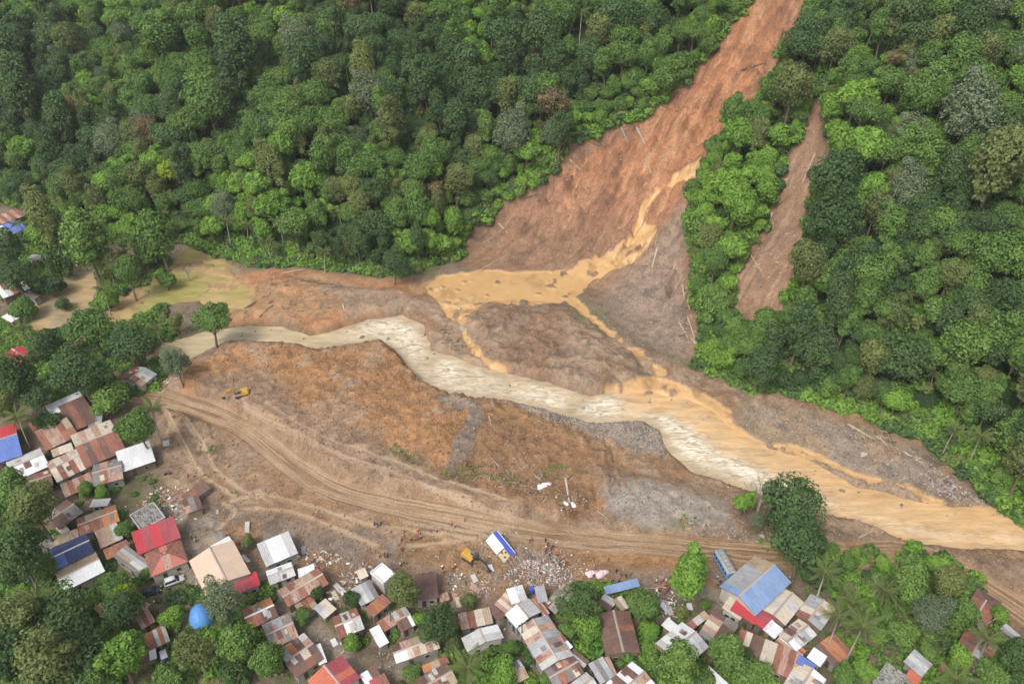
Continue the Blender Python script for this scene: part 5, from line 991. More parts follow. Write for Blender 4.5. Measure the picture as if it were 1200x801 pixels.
def crown_at(u, v, rpx, key, label, sz=1.0, name='broadleaf_tree'):
    """a tree whose crown centre is seen at u,v with a radius of rpx"""
    c = SP_IX.get(key) or [i for k_, v_ in SP_IX.items() if k_[0] == key[0] and k_[1] != 'low bushy' for i in v_]; ix = c[pr.randrange(len(c))]; hgt, R = SPECIES[ix][2], SPECIES[ix][3]; s = 1.0
    for _ in range(3):
        p = hit(u, v, hgt * s * sz); dp = project((p[0], p[1], p[2] + hgt * s * sz))[2]; s = rpx * dp / FPX / R * .9
    return tree(ix, p[0], p[1], p[2], s, pr.uniform(0, 6.28), label, 'trees in and around the village', name, sz)
d_, m_, b_, o_, g_, y_ = 'dark', 'mid', 'bright', 'olive', 'grey', 'yellow'
R_, T_, S_, L_, F_ = 'rounded', 'tall', 'spreading', 'low bushy', 'feathery'
for u, v, r, k, lab in [
  (246, 377, 27, (m_, S_), 'lone spreading tree standing at the calm river edge'), (205, 377, 13, (o_, F_), 'slim tall tree left of the lone river tree'), (205, 421, 20, (g_, R_), 'grey-green rounded bush at the debris edge'), (152, 396, 30, (d_, S_), 'broad dark tree right of the creek pool outlet'),
  (110, 388, 30, (m_, S_), 'wide green tree between creek pool and calm river'), (130, 465, 24, (m_, L_), 'dense green tree beside the battered brown roof'), (166, 503, 22, (m_, R_), 'green bushy tree under the track-start palm'), (92, 432, 30, (d_, R_), 'dark tree above the narrow white roof strip'),
  (48, 408, 20, (d_, R_), 'dark tree right of the red roofed house'), (72, 398, 20, (d_, L_), 'very dark low tree at the creek pool edge'), (100, 283, 32, (m_, R_), 'big green tree above the creek inlet'), (48, 275, 28, (b_, S_), 'bright leafy tree beside the left edge roofs'), (18, 322, 20, (d_, R_), 'dark tree above the white rusty roof'),
  (75, 308, 22, (d_, L_), 'dark low tree at the creek mouth'), (150, 322, 18, (m_, R_), 'rounded tree on the pond bank'), (172, 300, 16, (m_, L_), 'low tree behind the pond bank palm'), (126, 352, 14, (b_, L_), 'bright bush at the tip of the pond bank'), (22, 440, 26, (d_, R_), 'dark tree below the red roofed house'), (45, 462, 24, (d_, S_), 'spreading dark tree above the crimson roof'),
  (10, 470, 18, (o_, R_), 'olive tree at left edge above the crimson roof'), (45, 600, 34, (o_, F_), 'feathery olive tree above the dull brown gable'), (14, 578, 24, (m_, R_), 'green tree at left edge below the pale grey roof'), (22, 650, 34, (d_, R_), 'dark round tree at left edge beside the navy roof'), (55, 668, 18, (m_, L_), 'low green tree beside the tan porch roof'),
  (75, 720, 42, (d_, S_), 'widest dark tree in the lower left grove'), (18, 725, 36, (o_, R_), 'olive tree at left edge of the lower grove'), (45, 770, 38, (o_, T_), 'tall olive tree in the lower left grove'), (100, 765, 34, (d_, R_), 'dark rounded tree in the middle of the lower left grove'), (10, 780, 30, (d_, T_), 'tall dark tree in the bottom left corner'),
  (130, 688, 25, (m_, S_), 'bushy tree under the bright white roof slope'), (150, 697, 15, (y_, R_), 'yellow-green tree beside the bushy one'), (142, 712, 24, (d_, R_), 'dark tree above the pinkish rust hut'), (140, 770, 30, (b_, R_), 'bright tree at the right of the lower left grove'), (112, 795, 24, (m_, R_), 'green tree on the bottom edge of the lower grove'),
  (55, 798, 26, (m_, R_), 'green tree at bottom edge near the left corner'), (205, 722, 17, (b_, L_), 'bright bush left of the blue tarpaulin tent'), (230, 757, 21, (o_, R_), 'yellowish tree below the blue tarpaulin tent'), (262, 705, 25, (g_, R_), 'grey-green tree between the tent and peach house'), (282, 744, 25, (m_, R_), 'dense rounded tree left of the grey-purple gable'),
  (309, 767, 24, (m_, R_), 'dense rounded tree left of the dark brown patched roof'), (275, 790, 20, (d_, L_), 'dark low tree at the bottom edge by the blue tarp'), (195, 795, 20, (m_, L_), 'low tree below the white car'), (144, 622, 12, (m_, L_), 'bush right of the damaged tan lean-to'), (118, 578, 11, (b_, L_), 'bush above the small pale grey roof'),
  (100, 572, 12, (m_, L_), 'bush below the rust striped lean-to'), (172, 672, 10, (m_, L_), 'small tree beside the parked dark car'), (290, 636, 10, (o_, L_), 'bush at the corner of the debris-edge white house'), (373, 696, 10, (d_, L_), 'small dark round tree by the long striped house'), (413, 703, 12, (d_, L_), 'dark round tree left of the silvery grey roof'),
  (468, 688, 19, (o_, T_), 'olive tree between white ruin and brown roof'), (515, 728, 24, (d_, R_), 'very dark tree left of the pale grey gable'), (490, 725, 11, (b_, L_), 'bright shrub right of the striped gable'), (548, 703, 12, (o_, L_), 'olive bush in front of the excavator debris'), (415, 752, 13, (b_, L_), 'bright bush at the bend of the lane'),
  (355, 722, 12, (m_, L_), 'light bush on the lane beside the pale shack'), (532, 752, 13, (o_, L_), 'olive bush below the very dark tree'), (482, 787, 12, (m_, L_), 'shrub below the long striped front roof'), (585, 788, 22, (b_, L_), 'bright shrubby tree over the buried pale roof'), (600, 762, 11, (m_, L_), 'shrub above the footpath bend'),
  (676, 706, 22, (d_, R_), 'dark tree right of the grey-brown patched roof'), (692, 738, 20, (b_, L_), 'bright shrub mass left of the big dark brown gable'), (665, 738, 12, (m_, L_), 'green shrub right of the large striped house'), (811, 668, 33, (b_, R_), 'round glossy mango tree beside the stripped bus'), (752, 707, 21, (m_, R_), 'green tree below the light blue shed'),
  (762, 742, 14, (b_, L_), 'bright bush between the dark gable and dirty white roof'), (800, 718, 10, (o_, L_), 'small bush above the dirty white roof'), (828, 708, 8, (m_, L_), 'little bush in the yard below the mango tree'), (790, 782, 32, (m_, R_), 'large green tree below the dirty white roof'), (793, 757, 12, (d_, L_), 'dark bush against the dirty white roof'),
  (850, 763, 25, (m_, R_), 'green tree left of the long row house'), (880, 790, 24, (m_, L_), 'low tree at bottom edge below the row house'), (872, 766, 13, (d_, L_), 'dark bush touching the row house'), (822, 795, 20, (m_, L_), 'bottom edge tree right of the red band roof'), (936, 584, 37, (d_, R_), 'large round mango tree at the river bank'),
  (914, 606, 24, (d_, L_), 'dark tree under the large river bank mango'), (942, 641, 30, (d_, R_), 'dark round tree across the dirt road'), (872, 587, 14, (b_, F_), 'light green tree beside the bare tree'), (888, 612, 11, (g_, L_), 'grey scrub under the bare tree'), (975, 642, 11, (m_, L_), 'low bush on the roadside right of the round tree'),
  (945, 672, 14, (d_, L_), 'dark shrub right of the blue hall'), (1035, 660, 14, (b_, T_), 'pale green slim tree beside the dirt road'), (995, 658, 12, (m_, L_), 'green shrub behind the palms by the road'), (1065, 684, 26, (m_, R_), 'left tree of the large clump by the road'), (1118, 682, 27, (o_, R_), 'upper right tree of the large clump'), (1095, 715, 24, (g_, R_), 'grey leaved tree in front of the large clump'),
  (1128, 712, 26, (m_, R_), 'right tree of the large clump beside the rust hip roof'), (1100, 665, 18, (b_, T_), 'tall bright tree at the back of the large clump'), (1172, 722, 14, (b_, L_), 'bright bush right of the rust hip roof'), (1055, 742, 17, (m_, L_), 'low green tree below the large clump'), (1012, 783, 15, (b_, R_), 'bright tree at the bottom beside the dark ruin'), (988, 790, 15, (m_, R_), 'green tree left of the bright bottom one'),
  (1125, 772, 18, (b_, L_), 'bright low tree below the grey-patched rust roof'), (1160, 785, 20, (m_, L_), 'green low tree at the bottom right'), (1192, 768, 20, (d_, R_), 'dark tree at the right edge below the shack'), (12, 290, 20, (d_, R_), 'dark tree under the half blue roof at left edge'), (60, 335, 16, (d_, L_), 'dark bush on the upper bank of the creek pool'), (25, 365, 16, (m_, L_), 'green bush below the wrecked grey roof'), (185, 275, 26, (m_, R_), 'large tree above the pond bank palms'), (60, 255, 22, (o_, R_), 'olive tree by the bare patch above the creek'), (125, 305, 20, (o_, F_), 'feathery tree left of the pond bank palms'), (195, 330, 12, (m_, L_), 'bush at the right end of the pond bank'), (60, 495, 16, (d_, L_), 'dark bush behind the rust roof with pale patches'), (110, 445, 20, (d_, R_), 'dark tree left of the battered brown roof'), (75, 355, 10, (d_, L_), 'low dark shrub on the creek pool shore'), (1040, 722, 14, (m_, L_), 'shrub right of the big coconut palm'), (1088, 765, 14, (m_, L_), 'shrub beside the grey-blue hut'), (640, 795, 10, (m_, L_), 'shrub at the bottom of the footpath')]:
    crown_at(u, v, r, k, lab, 1.12 if 'mango tree beside' in lab else 1.12 if k[1] == R_ else 1.0)

# bare tree and its kin
def bare_tree(u, v, label, h=9.0, seed=1, m=None):
    g = np.random.default_rng(seed); p = hit(u, v); mb = MB()
    def grow(q, d, L, r, k):
        e = q + d * L; mb.tube([q, q.lerp(e, .5) + Vector(g.normal(size=3)) * L * .03, e], [r, r * .8, r * .55], 5)
        if k:
            for _ in range(3 if k > 1 else 2): grow(q.lerp(e, g.uniform(.55, 1)), (d * .8 + Vector(g.normal(size=3)) * .55 + Vector((0, 0, .2))).normalized(), L * g.uniform(.5, .7), r * .5, k - 1)
    tk = MB(); o = empty('bare_tree', p, 0, label, 'tree'); tk.tube([(0, 0, -.8), (0, 0, h * .25), (.1, .05, h * .5)], [.36, .3, .25], 7); part('trunk', tk.mesh('bare_trunk', m or PALEBARK), o)
    for k in range(4): grow(Vector((.1, .05, h * (.35 + .04 * k))), Vector((math.cos(k * 1.7) * .5, math.sin(k * 1.7) * .5, .8)).normalized(), h * .3, .19, 3)
    part('branches', mb.mesh('bare_branches', m or PALEBARK), o); return o
bare_tree(886, 606, 'leafless tree at the river bank left of the big mango', 15, 3); bare_tree(1022, 700, 'small leafless pale tree among the palms', 7, 8); bare_tree(222, 330, 'dead grey tree standing at the pond edge', 7, 4)

# ------------------------------------------------------------------ machines
YEL = plain('machine_yellow', (.52, .30, .06), .55, .25, 2.0, 0, 0, ((.30, .19, .09), .62)); STEEL = plain('dark_steel', (.055, .055, .058), .5, .3, 2.0); GLASSD = plain('dark_glass', (.03, .04, .05), .12, .1); RUBBER = plain('rubber', (.03, .03, .03), .85, .2)
CABG = plain('cab_grey', (.16, .17, .18), .5, .2)
def cylinder_y(mb, c, r, w, n=12, mi=0): mb.tube([(c[0], c[1] - w / 2, c[2]), (c[0], c[1] + w / 2, c[2])], r, n, mi)
def excavator(u, v, rz, label, boom_m, bend, swing=0.0):
    p = hit(u, v); o = empty('excavator', (p[0], p[1], p[2] - .08), rz, label, 'excavator', 'excavators on the debris'); o.scale = (.75,) * 3
    for s in (-1, 1):
        mb = MB(); prof = [(-2.0, .1), (-2.3, .45), (-2.0, .85), (2.0, .85), (2.3, .45), (2.0, .1)]; mb.prism(prof, s * 1.25 - .3, s * 1.25 + .3); tr = part('track', mb.mesh('track', STEEL), o)
        w_ = MB()
        for x in (-1.8, -.9, 0, .9, 1.8): cylinder_y(w_, (x, s * 1.25, .46), .26, .66, 10)
        part('roller', w_.mesh('rollers', RUBBER), tr)
    mb = MB(); mb.box((0, 0, .75), (1.6, 1.9, .5)); part('undercarriage', mb.mesh('undercarriage', STEEL), o)
    mb = MB(); mb.prism([(-2.5, 1.1), (-2.7, 1.3), (-2.7, 2.05), (-2.4, 2.25), (-.2, 2.2), (.3, 1.9), (1.4, 1.75), (1.4, 1.05), (-2.0, 1.0)], -1.35, 1.35); body = part('body', mb.mesh('body', YEL), o)
    k = MB(); k.box((-1.5, .3, 2.3), (1.0, 1.2, .16)); k.tube([(-1.2, -.9, 2.1), (-1.2, -.9, 2.65)], .08, 7); part('engine_hood', k.mesh('engine_hood', YEL), body)
    k = MB(); k.box((-2.55, 0, 1.5), (.5, 2.5, .75)); part('counterweight', k.mesh('counterweight', YEL), body)
    k = MB(); k.prism([(-.2, 1.75), (-.2, 2.95), (0, 3.1), (1.0, 3.1), (1.45, 2.2), (1.45, 1.6)], .42, 1.33); cab = part('cab', k.mesh('cab', CABG), o)
    k = MB(); k.prism([(.05, 2.1), (.05, 2.9), (.95, 2.95), (1.25, 2.2)], .40, 1.35); part('window', k.mesh('cab_glass', GLASSD), cab)
    (x1, z1), (x2, z2), (x3, z3), (x4, z4) = bend
    k = MB(); 
    for a, b, h0, h1 in (((.9, 1.5), (x1, z1), .5, .75), ((x1, z1), (x2, z2), .75, .4)):
        d = Vector((b[0] - a[0], 0, b[1] - a[1])).normalized(); n_ = Vector((-d.z, 0, d.x)); A0 = Vector((a[0], 0, a[1])); B0 = Vector((b[0], 0, b[1])); Q = [A0 + n_ * h0 / 2, A0 - n_ * h0 / 2, B0 - n_ * h1 / 2, B0 + n_ * h1 / 2]
        k.prism([(q.x, q.z) for q in Q], -.24, .24)
    bm_ = part('boom', k.mesh('boom', boom_m), o); c_ = MB(); c_.tube([(1.4, .34, 1.3), (x1 * .85, .34, z1 * .80)], .09, 7); c_.tube([(1.4, -.34, 1.3), (x1 * .85, -.34, z1 * .80)], .09, 7); part('hydraulic_ram', c_.mesh('rams', STEEL), bm_)
    k = MB(); d = Vector((x3 - x2, 0, z3 - z2)).normalized(); n_ = Vector((-d.z, 0, d.x)); A0 = Vector((x2, 0, z2)) - d * .5; B0 = Vector((x3, 0, z3)); k.prism([(q.x, q.z) for q in (A0 + n_ * .28, A0 - n_ * .28, B0 - n_ * .15, B0 + n_ * .15)], -.2, .2); part('stick', k.mesh('stick', boom_m), o)
    k = MB(); k.prism([(x3 - .1, z3 + .2), (x3 + .35, z3 - .1), (x4 + .3, z4 + .1), (x4 - .2, z4 - .15), (x4 - .75, z4 + .15), (x3 - .5, z3 - .35)], -.55, .55); part('bucket', k.mesh('bucket', STEEL), o); return o
excavator(283, 463, math.radians(198), 'yellow excavator with dark cab working on top of the debris heap', YEL, [(2.7, 3.9), (5.2, 3.2), (6.6, .9), (6.2, .3)])
excavator(551, 655, math.radians(-38), 'yellow excavator with long dark arm digging beside the toppled house', STEEL, [(3.0, 3.6), (6.0, 2.9), (7.8, .8), (7.4, .3)])

PAINT = {k: plain('car_' + k, c, .3, .06, 1.0) for k, c in (('white', (.75, .76, .78)), ('silver', (.52, .53, .55)), ('dark', (.055, .06, .07)))}
LAMP = plain('lamp_glass', (.7, .7, .68), .2, .1); TAIL = plain('tail_lamp', (.35, .03, .03), .3, .1)
TYRE = MB(); cylinder_y(TYRE, (0, 0, 0), .33, .22, 16); TYRE = TYRE.mesh('tyre', RUBBER); RIM = MB(); cylinder_y(RIM, (0, 0, 0), .20, .24, 12); RIM = RIM.mesh('rim', PAINT['silver'])
def loft(mb, secs, mi=0):
    """cross-sections along x: (x, half width bottom, half width top, z0, z1)"""
    vs = []
    for x, wb, wt, z0, z1 in secs:
        zm = z0 + (z1 - z0) * .55; vs += [(x, -wb * .94, z0), (x, -wb, zm), (x, -wt, z1), (x, wt, z1), (x, wb, zm), (x, wb * .94, z0)]
    n = 6; fs = [tuple(range(n))[::-1], tuple((len(secs) - 1) * n + k for k in range(n))]
    for i in range(len(secs) - 1):
        for k in range(n): fs.append((i * n + k, i * n + (k + 1) % n, (i + 1) * n + (k + 1) % n, (i + 1) * n + k))
    mb.add(vs, fs, mi)
def car(u, v, rz, paint, label, suv=True, name='parked_car'):
    p = hit(u, v); o = empty(name, (p[0], p[1], p[2] - .02), rz, label, 'car', 'cars parked in the village'); mb = MB()
    loft(mb, [(-2.15, .78, .70, .42, .82), (-2.0, .86, .80, .30, 1.02), (-.9, .90, .84, .26, 1.02), (.8, .90, .82, .26, 1.0), (1.75, .86, .74, .28, .88), (2.12, .74, .62, .40, .70)]); body = part('body', mb.mesh('car_body', PAINT[paint], True), o)
    ht = 1.78 if suv else 1.46; k = MB(); x0, x1 = (-2.0, .95) if suv else (-1.6, .9)
    loft(k, [(x0, .78, .66, .98, 1.05), (x0 + .25, .80, .64, .98, ht - .05), (-.2, .80, .64, .98, ht), (.35, .80, .62, .98, ht - .06), (x1 + .15, .78, .70, .98, 1.02)]); cabin = part('windows', k.mesh('car_glass', GLASSD, True), o)
    k = MB(); loft(k, [(x0 + .22, .63, .58, ht - .09, ht - .02), (-.2, .66, .62, ht - .06, ht + .035), (.36, .62, .56, ht - .11, ht - .02)]); part('roof', k.mesh('car_roof', PAINT[paint], True), o)
    k = MB()
    for x in (x0 + .2, -.55, .55):
        for s in (-1, 1): k.tube([(x, s * .83, .98), (x * .92, s * .68, ht - .06)], .045, 5)
    part('pillar', k.mesh('car_pillars', PAINT[paint]), o)
    for s in (-1, 1):
        for x in (-1.3, 1.3): t = part('tyre', TYRE, o, (x, s * .80, .33)); part('rim', RIM, t)
        l = MB().box((2.02, s * .52, .72), (.16, .3, .14)).mesh('headlight', LAMP); part('headlight', l, o); l = MB().box((-2.10, s * .6, .8), (.1, .2, .22)).mesh('tail_light', TAIL); part('tail_light', l, o)
    return o
car(205, 682, math.radians(28), 'silver', 'silver and white utility vehicle parked below the salmon roof'); car(178, 694, math.radians(18), 'dark', 'dark saloon car parked left of the silver vehicle', False); car(195, 775, math.radians(-58), 'white', 'white car parked on the lane at lower left', True)

# stripped blue bus
BUSB = plain('bus_blue', (.15, .32, .60), .5, .2, 1.5, 0, 0, ((.35, .35, .36), .64)); BUSTOP = plain('bus_roof', (.33, .33, .32), .7, .3, 1.5, 0, 0, ((.22, .13, .09), .58))
def bus(p0, p1, label):
    a, b = Vector(hit(*p0)), Vector(hit(*p1)); d = b - a; L = min(max(d.length, 7.0), 9.5); c = (a + b) / 2; o = empty('bus', (c.x, c.y, hz(c.x, c.y) - .12), math.atan2(d.y, d.x), label, 'bus')
    mb = MB(); loft(mb, [(-L / 2, 1.05, 1.0, .45, 2.2), (-L / 2 + .25, 1.2, 1.15, .4, 2.3), (L / 2 - .5, 1.2, 1.15, .4, 2.3), (L / 2, .95, .9, .5, 2.1)]); body = part('body', mb.mesh('bus_body', BUSB), o)
    k = MB(); loft(k, [(-L / 2 + .02, .95, .7, 2.18, 2.42), (-L / 2 + .5, 1.12, .8, 2.26, 2.62), (L / 2 - .8, 1.12, .8, 2.26, 2.62), (L / 2 - .05, .85, .6, 2.1, 2.35)]); part('roof', k.mesh('bus_roof', BUSTOP, True), o)
    n = 6
    for s in (-1, 1):
        for i in range(n): w = MB().box((-L / 2 + .9 + i * (L - 1.8) / (n - 1), s * 1.185, 1.75), ((L - 1.8) / n * .8, .05, .6)); part('window', w.mesh('bus_window', GLASSD), o)
        for x in (-L * .28, L * .28): t = part('tyre', TYRE, o, (x, s * 1.08, .42), (0, 0, 0), (1.25, 1, 1.25)); part('rim', RIM, t)
    w = MB().box((L / 2 - .02, 0, 1.6), (.05, 1.5, .7)); part('windscreen', w.mesh('windscreen', GLASSD), o)
    k = MB()
    for s in (-1, 1): k.tube([(-L / 2 + .4, s * .6, 2.74), (L / 2 - .9, s * .6, 2.74)], .04, 5)
    for i in range(6): k.tube([(-L / 2 + .5 + i * (L - 1.5) / 5, -.6, 2.74), (-L / 2 + .5 + i * (L - 1.5) / 5, .6, 2.74)], .03, 5)
    for i in (0, 5):
        for s in (-1, 1): k.tube([(-L / 2 + .5 + i * (L - 1.5) / 5, s * .6, 2.5), (-L / 2 + .5 + i * (L - 1.5) / 5, s * .6, 2.74)], .03, 5)
    part('roof_rack', k.mesh('roof_rack', STEEL), o)
bus((855, 677), (841, 652), 'light blue bus with weathered grey roof parked beside the hall')

# motorbike on the debris flat
def motorbike(u, v, rz, label):
    p = hit(u, v); o = empty('motorbike', (p[0], p[1], p[2]), rz, label, 'motorbike')
    for x in (-.65, .65): t = part('wheel', TYRE, o, (x, 0, .31), (0, 0, 0), (.92, .45, .92)); part('rim', RIM, t, (0, 0, 0), (0, 0, 0), (1, .9, 1))
    mb = MB(); mb.tube([(-.65, 0, .32), (-.1, 0, .45), (.35, 0, .75), (.65, 0, .32)], .07, 6); mb.box((-.02, 0, .42), (.42, .28, .32)); part('frame', mb.mesh('bike_frame', STEEL), o)
    mb = MB(); loft(mb, [(-.1, .10, .06, .66, .82), (.15, .16, .12, .64, .92), (.38, .10, .06, .68, .86)]); part('tank', mb.mesh('bike_tank', plain('bike_red', (.3, .03, .03), .3)), o)
    mb = MB(); loft(mb, [(-.75, .08, .06, .72, .80), (-.4, .15, .13, .68, .80), (-.1, .12, .1, .66, .76)]); part('seat', mb.mesh('bike_seat', RUBBER), o); mb = MB(); mb.tube([(.42, -.36, 1.02), (.48, 0, .98), (.42, .36, 1.02)], .025, 5); mb.tube([(.48, 0, .98), (.66, 0, .35)], .03, 5); part('handlebar', mb.mesh('bike_bar', STEEL), o)
motorbike(197, 556, math.radians(20), 'dark motorbike standing on debris below the white corner roof')

# ------------------------------------------------------------------ toppled house and other wreckage
SKYW = plain('clean_white', (.70, .70, .68), .5, .1); DEEPB = plain('roof_blue', (.075, .12, .52), .45, .12); BUFF = plain('buff_plaster', (.50, .40, .27), .8, .22)
def toppled(p0, p1):
    a, b = Vector(at(*p0, 2.6)), Vector(at(*p1, 1.6)); d = b - a; L = 8.2; c = (a + b) / 2; z = hz(c.x, c.y)
    o = empty('toppled_house', (c.x, c.y, z), 0, 'white house with blue roof strip toppled over on the debris', 'house', rot=(math.radians(16), math.radians(7), math.atan2(d.y, d.x))); o.scale = (.84,) * 3
    mb = MB(); mb.add([(-4.1, -2.0, -1.2), (4.1, -2.0, -1.2), (4.1, 1.5, -1.2), (-4.1, 1.5, -1.2), (-4.1, -2.0, 1.3), (4.1, -2.0, 1.3), (4.1, 1.5, 1.7), (-4.1, 1.5, 1.7), (-4.1, .3, 2.5), (4.1, .3, 2.5)], [(0, 1, 5, 4), (2, 3, 7, 6), (1, 2, 6, 9, 5), (3, 0, 4, 8, 7)]); part('wall', mb.mesh('toppled_wall', BUFF), o)
    k = MB(); k.add([(-4.2, -2.3, 1.22), (1.0, -2.3, 1.22), (1.3, .3, 2.62), (-4.2, .3, 2.62), (-4.2, -2.3, 1.12), (1.0, -2.3, 1.12), (1.3, .3, 2.52), (-4.2, .3, 2.52)], [(0, 1, 2, 3), (7, 6, 5, 4), (0, 4, 5, 1), (1, 5, 6, 2), (3, 7, 4, 0)]); roof = part('roof', k.mesh('toppled_roof', SKYW), o)
    for i in range(5): k = MB(); x0 = -4.2 + i * 1.68; k.add([(x0, .3, 2.64 + .01 * (i % 2)), (x0 + 1.68, .3, 2.64 + .01 * (i % 2)), (x0 + 1.68, 1.75, 1.86), (x0, 1.75, 1.86)], [(3, 2, 1, 0)]); part('roof_sheet', k.mesh('blue_sheet', DEEPB), roof)
    k = MB(); k.box((0, 1.78, 1.85), (8.4, .14, .22)); part('fascia', k.mesh('fascia', SKYW), roof)
    for x, y in ((1.9, -1.0), (2.6, -.2), (3.4, -1.1)): k = MB(); k.box((x, y, 1.72 + .38 * (y + 2)), (.5, .45, .1), 0, 0, 0, .42); part('window', k.mesh('hole', DARK), o)
    k = MB(); k.add([(1.3, -2.2, 1.2), (4.2, -2.1, 1.1), (4.1, .2, 2.3), (1.5, .2, 2.45)], [(0, 1, 2, 3)]); part('ceiling_panel', k.mesh('buff_panel', BUFF), o)
    k = MB()
    for i in range(4): k.tube([(4.0, -1.5 + i, 1.8), (5.6, -1.7 + i * 1.1, .9), (6.6, -1.9 + i * 1.2, .1)], .05, 5)
    part('rafter', k.mesh('steel_rafters', plain('rafter_steel', (.42, .42, .42), .5)), o)
toppled((577, 623), (600, 652))

# blue tarpaulin tent
TARP = plain('blue_tarpaulin', (.115, .30, .66), .45, .12, 2.0)
def tent(u, v, rx, ry, h, label, m, name='tarpaulin_tent'):
    p = hit(u, v, h * .5); o = empty(name, p, .4, label, 'tent'); mb = MB(); n, r_ = 20, 6; vs = [(0, 0, h)]; fs = []
    for j in range(1, r_ + 1):
        a = j / r_ * math.pi * .5
        for k in range(n):
            t = 2 * math.pi * k / n; q = 1 + (.05 if h > 1 else .22) * math.sin(3 * t + rx) * j / r_ + (0 if h > 1 else .12 * math.sin(7 * t + j)); vs.append((rx * math.sin(a) * math.cos(t) * q, ry * math.sin(a) * math.sin(t) * q, h * math.cos(a) * (1 + (.04 if h > 1 else .45) * math.sin((7 if h > 1 else 4) * t + j))))
    for k in range(n): fs.append((0, 1 + k, 1 + (k + 1) % n))
    for j in range(r_ - 1):
        for k in range(n): fs.append((1 + j * n + k, 1 + (j + 1) * n + k, 1 + (j + 1) * n + (k + 1) % n, 1 + j * n + (k + 1) % n))
    mb.add(vs, fs); part('cover', mb.mesh('tarp_cover', m, True), o); k = MB()
    for sx in (-.75, .75):
        for sy in (-.75, .75): k.tube([(sx * rx * .9, sy * ry * .9, -.3), (sx * rx * .8, sy * ry * .8, h * .35)], .04, 5)
    part('pole', k.mesh('tent_poles', WOOD), o)
tent(234, 720, 2.6, 3.4, 3.6, 'rounded blue tarpaulin tent left of the grey-green tree', TARP); tent(268, 788, 1.3, .9, 1.2, 'small blue tarpaulin cover under the bottom trees', TARP); tent(597, 755, .8, .7, .7, 'tiny blue tarpaulin on the footpath', TARP, 'tarpaulin_cover')
tent(637, 568, 1.9, .8, .55, 'white tarpaulin bundle beside the log on the debris flat', SKYW, 'tarpaulin_bundle')
PINK = plain('pale_pink_cloth', (.74, .56, .58), .7, .15); tent(692, 671, 1.2, .8, .7, 'left of two pale pink cloth bundles by the crowd', PINK, 'cloth_bundle'); tent(705, 671, 1.7, .9, .7, 'right of two pale pink cloth bundles by the crowd', PINK, 'cloth_bundle')

# utility poles
POLE = plain('pole_wood', (.13, .105, .085), .85, .2); CONC = plain('pole_concrete', (.33, .32, .30), .8, .15)
def pole(u, v, h, label, lean=0.0):
    p = hit(u, v); o = empty('utility_pole', p, 0, label, 'utility pole', 'utility poles', rot=(0, lean, .5)); mb = MB(); mb.tube([(0, 0, -1), (0, 0, h)], [.16, .10], 8); part('shaft', mb.mesh('pole_shaft', POLE), o)
    k = MB(); k.box((0, 0, h - .5), (1.8, .12, .12)); arm = part('crossarm', k.mesh('crossarm', POLE), o); k = MB()
    for x in (-.8, -.3, .3, .8): k.tube([(x, 0, h - .44), (x, 0, h - .22)], .05, 6)
    part('insulator', k.mesh('insulators', SKYW), arm); return o
for u, v, h, lab, ln in [(450, 791, 7.5, 'utility pole in the yard beside the pale grey shed', .02), (1148, 752, 8, 'utility pole near the right edge by the grey shack', -.03), (181, 572, 5.5, 'short dark pole below the white corner roof', .03), (459, 735, 5.5, 'pole between the lane houses with rust roofs', .02), (612, 752, 7, 'dark pole left of the large striped house', -.02)]: pole(u, v, h, lab, ln)

# ------------------------------------------------------------------ logs, boulders, loose sheets
LOGM = [plain('pale_log', (.42, .34, .25), .85, .2, 2.0), plain('brown_log', (.17, .115, .078), .9, .3, 2.0), plain('grey_log', (.30, .27, .24), .85, .25, 2.0)]
lr = random.Random(21)
def log(u0, v0, u1, v1, r, k, label):
    a, b = Vector(hit(u0, v0)), Vector(hit(u1, v1)); n = 5; c = (a + b) / 2; o = empty('fallen_log', (c.x, c.y, hz(c.x, c.y)), 0, label, 'log', 'fallen logs on the slide and debris'); pts = []
    for i in range(n):
        q = a.lerp(b, i / (n - 1)); q.z = hz(q.x, q.y) + r * .6; pts.append(q - o.location)
    zs = np.polyfit(range(n), [p.z for p in pts], 1)
    for i, p in enumerate(pts): p.z = zs[0] * i + zs[1] + lr.uniform(-.04, .04)
    mb = MB(); mb.tube(pts, [r * (1.1 - .5 * i / (n - 1)) for i in range(n)], 7); part('stem', mb.mesh('log_stem', LOGM[k]), o); d = (pts[-1] - pts[0]).normalized(); k2 = MB()
    for i in range(3): q = pts[0].lerp(pts[-1], lr.uniform(.3, .95)); e = (d + Vector((lr.uniform(-1, 1), lr.uniform(-1, 1), lr.uniform(.1, .6)))).normalized() * lr.uniform(.5, 1.6); k2.tube([q, q + e], [r * .4, r * .12], 5)
    for i in range(5): t = i * 1.26; e = (-d * .5 + Vector((math.cos(t) * .6, math.sin(t) * .6, .3 * math.cos(t)))) * lr.uniform(.5, .9) * (r * 3); k2.tube([pts[0], pts[0] + e], [r * .45, r * .1], 4)
    part('branch', k2.mesh('log_branches', LOGM[k]), o)
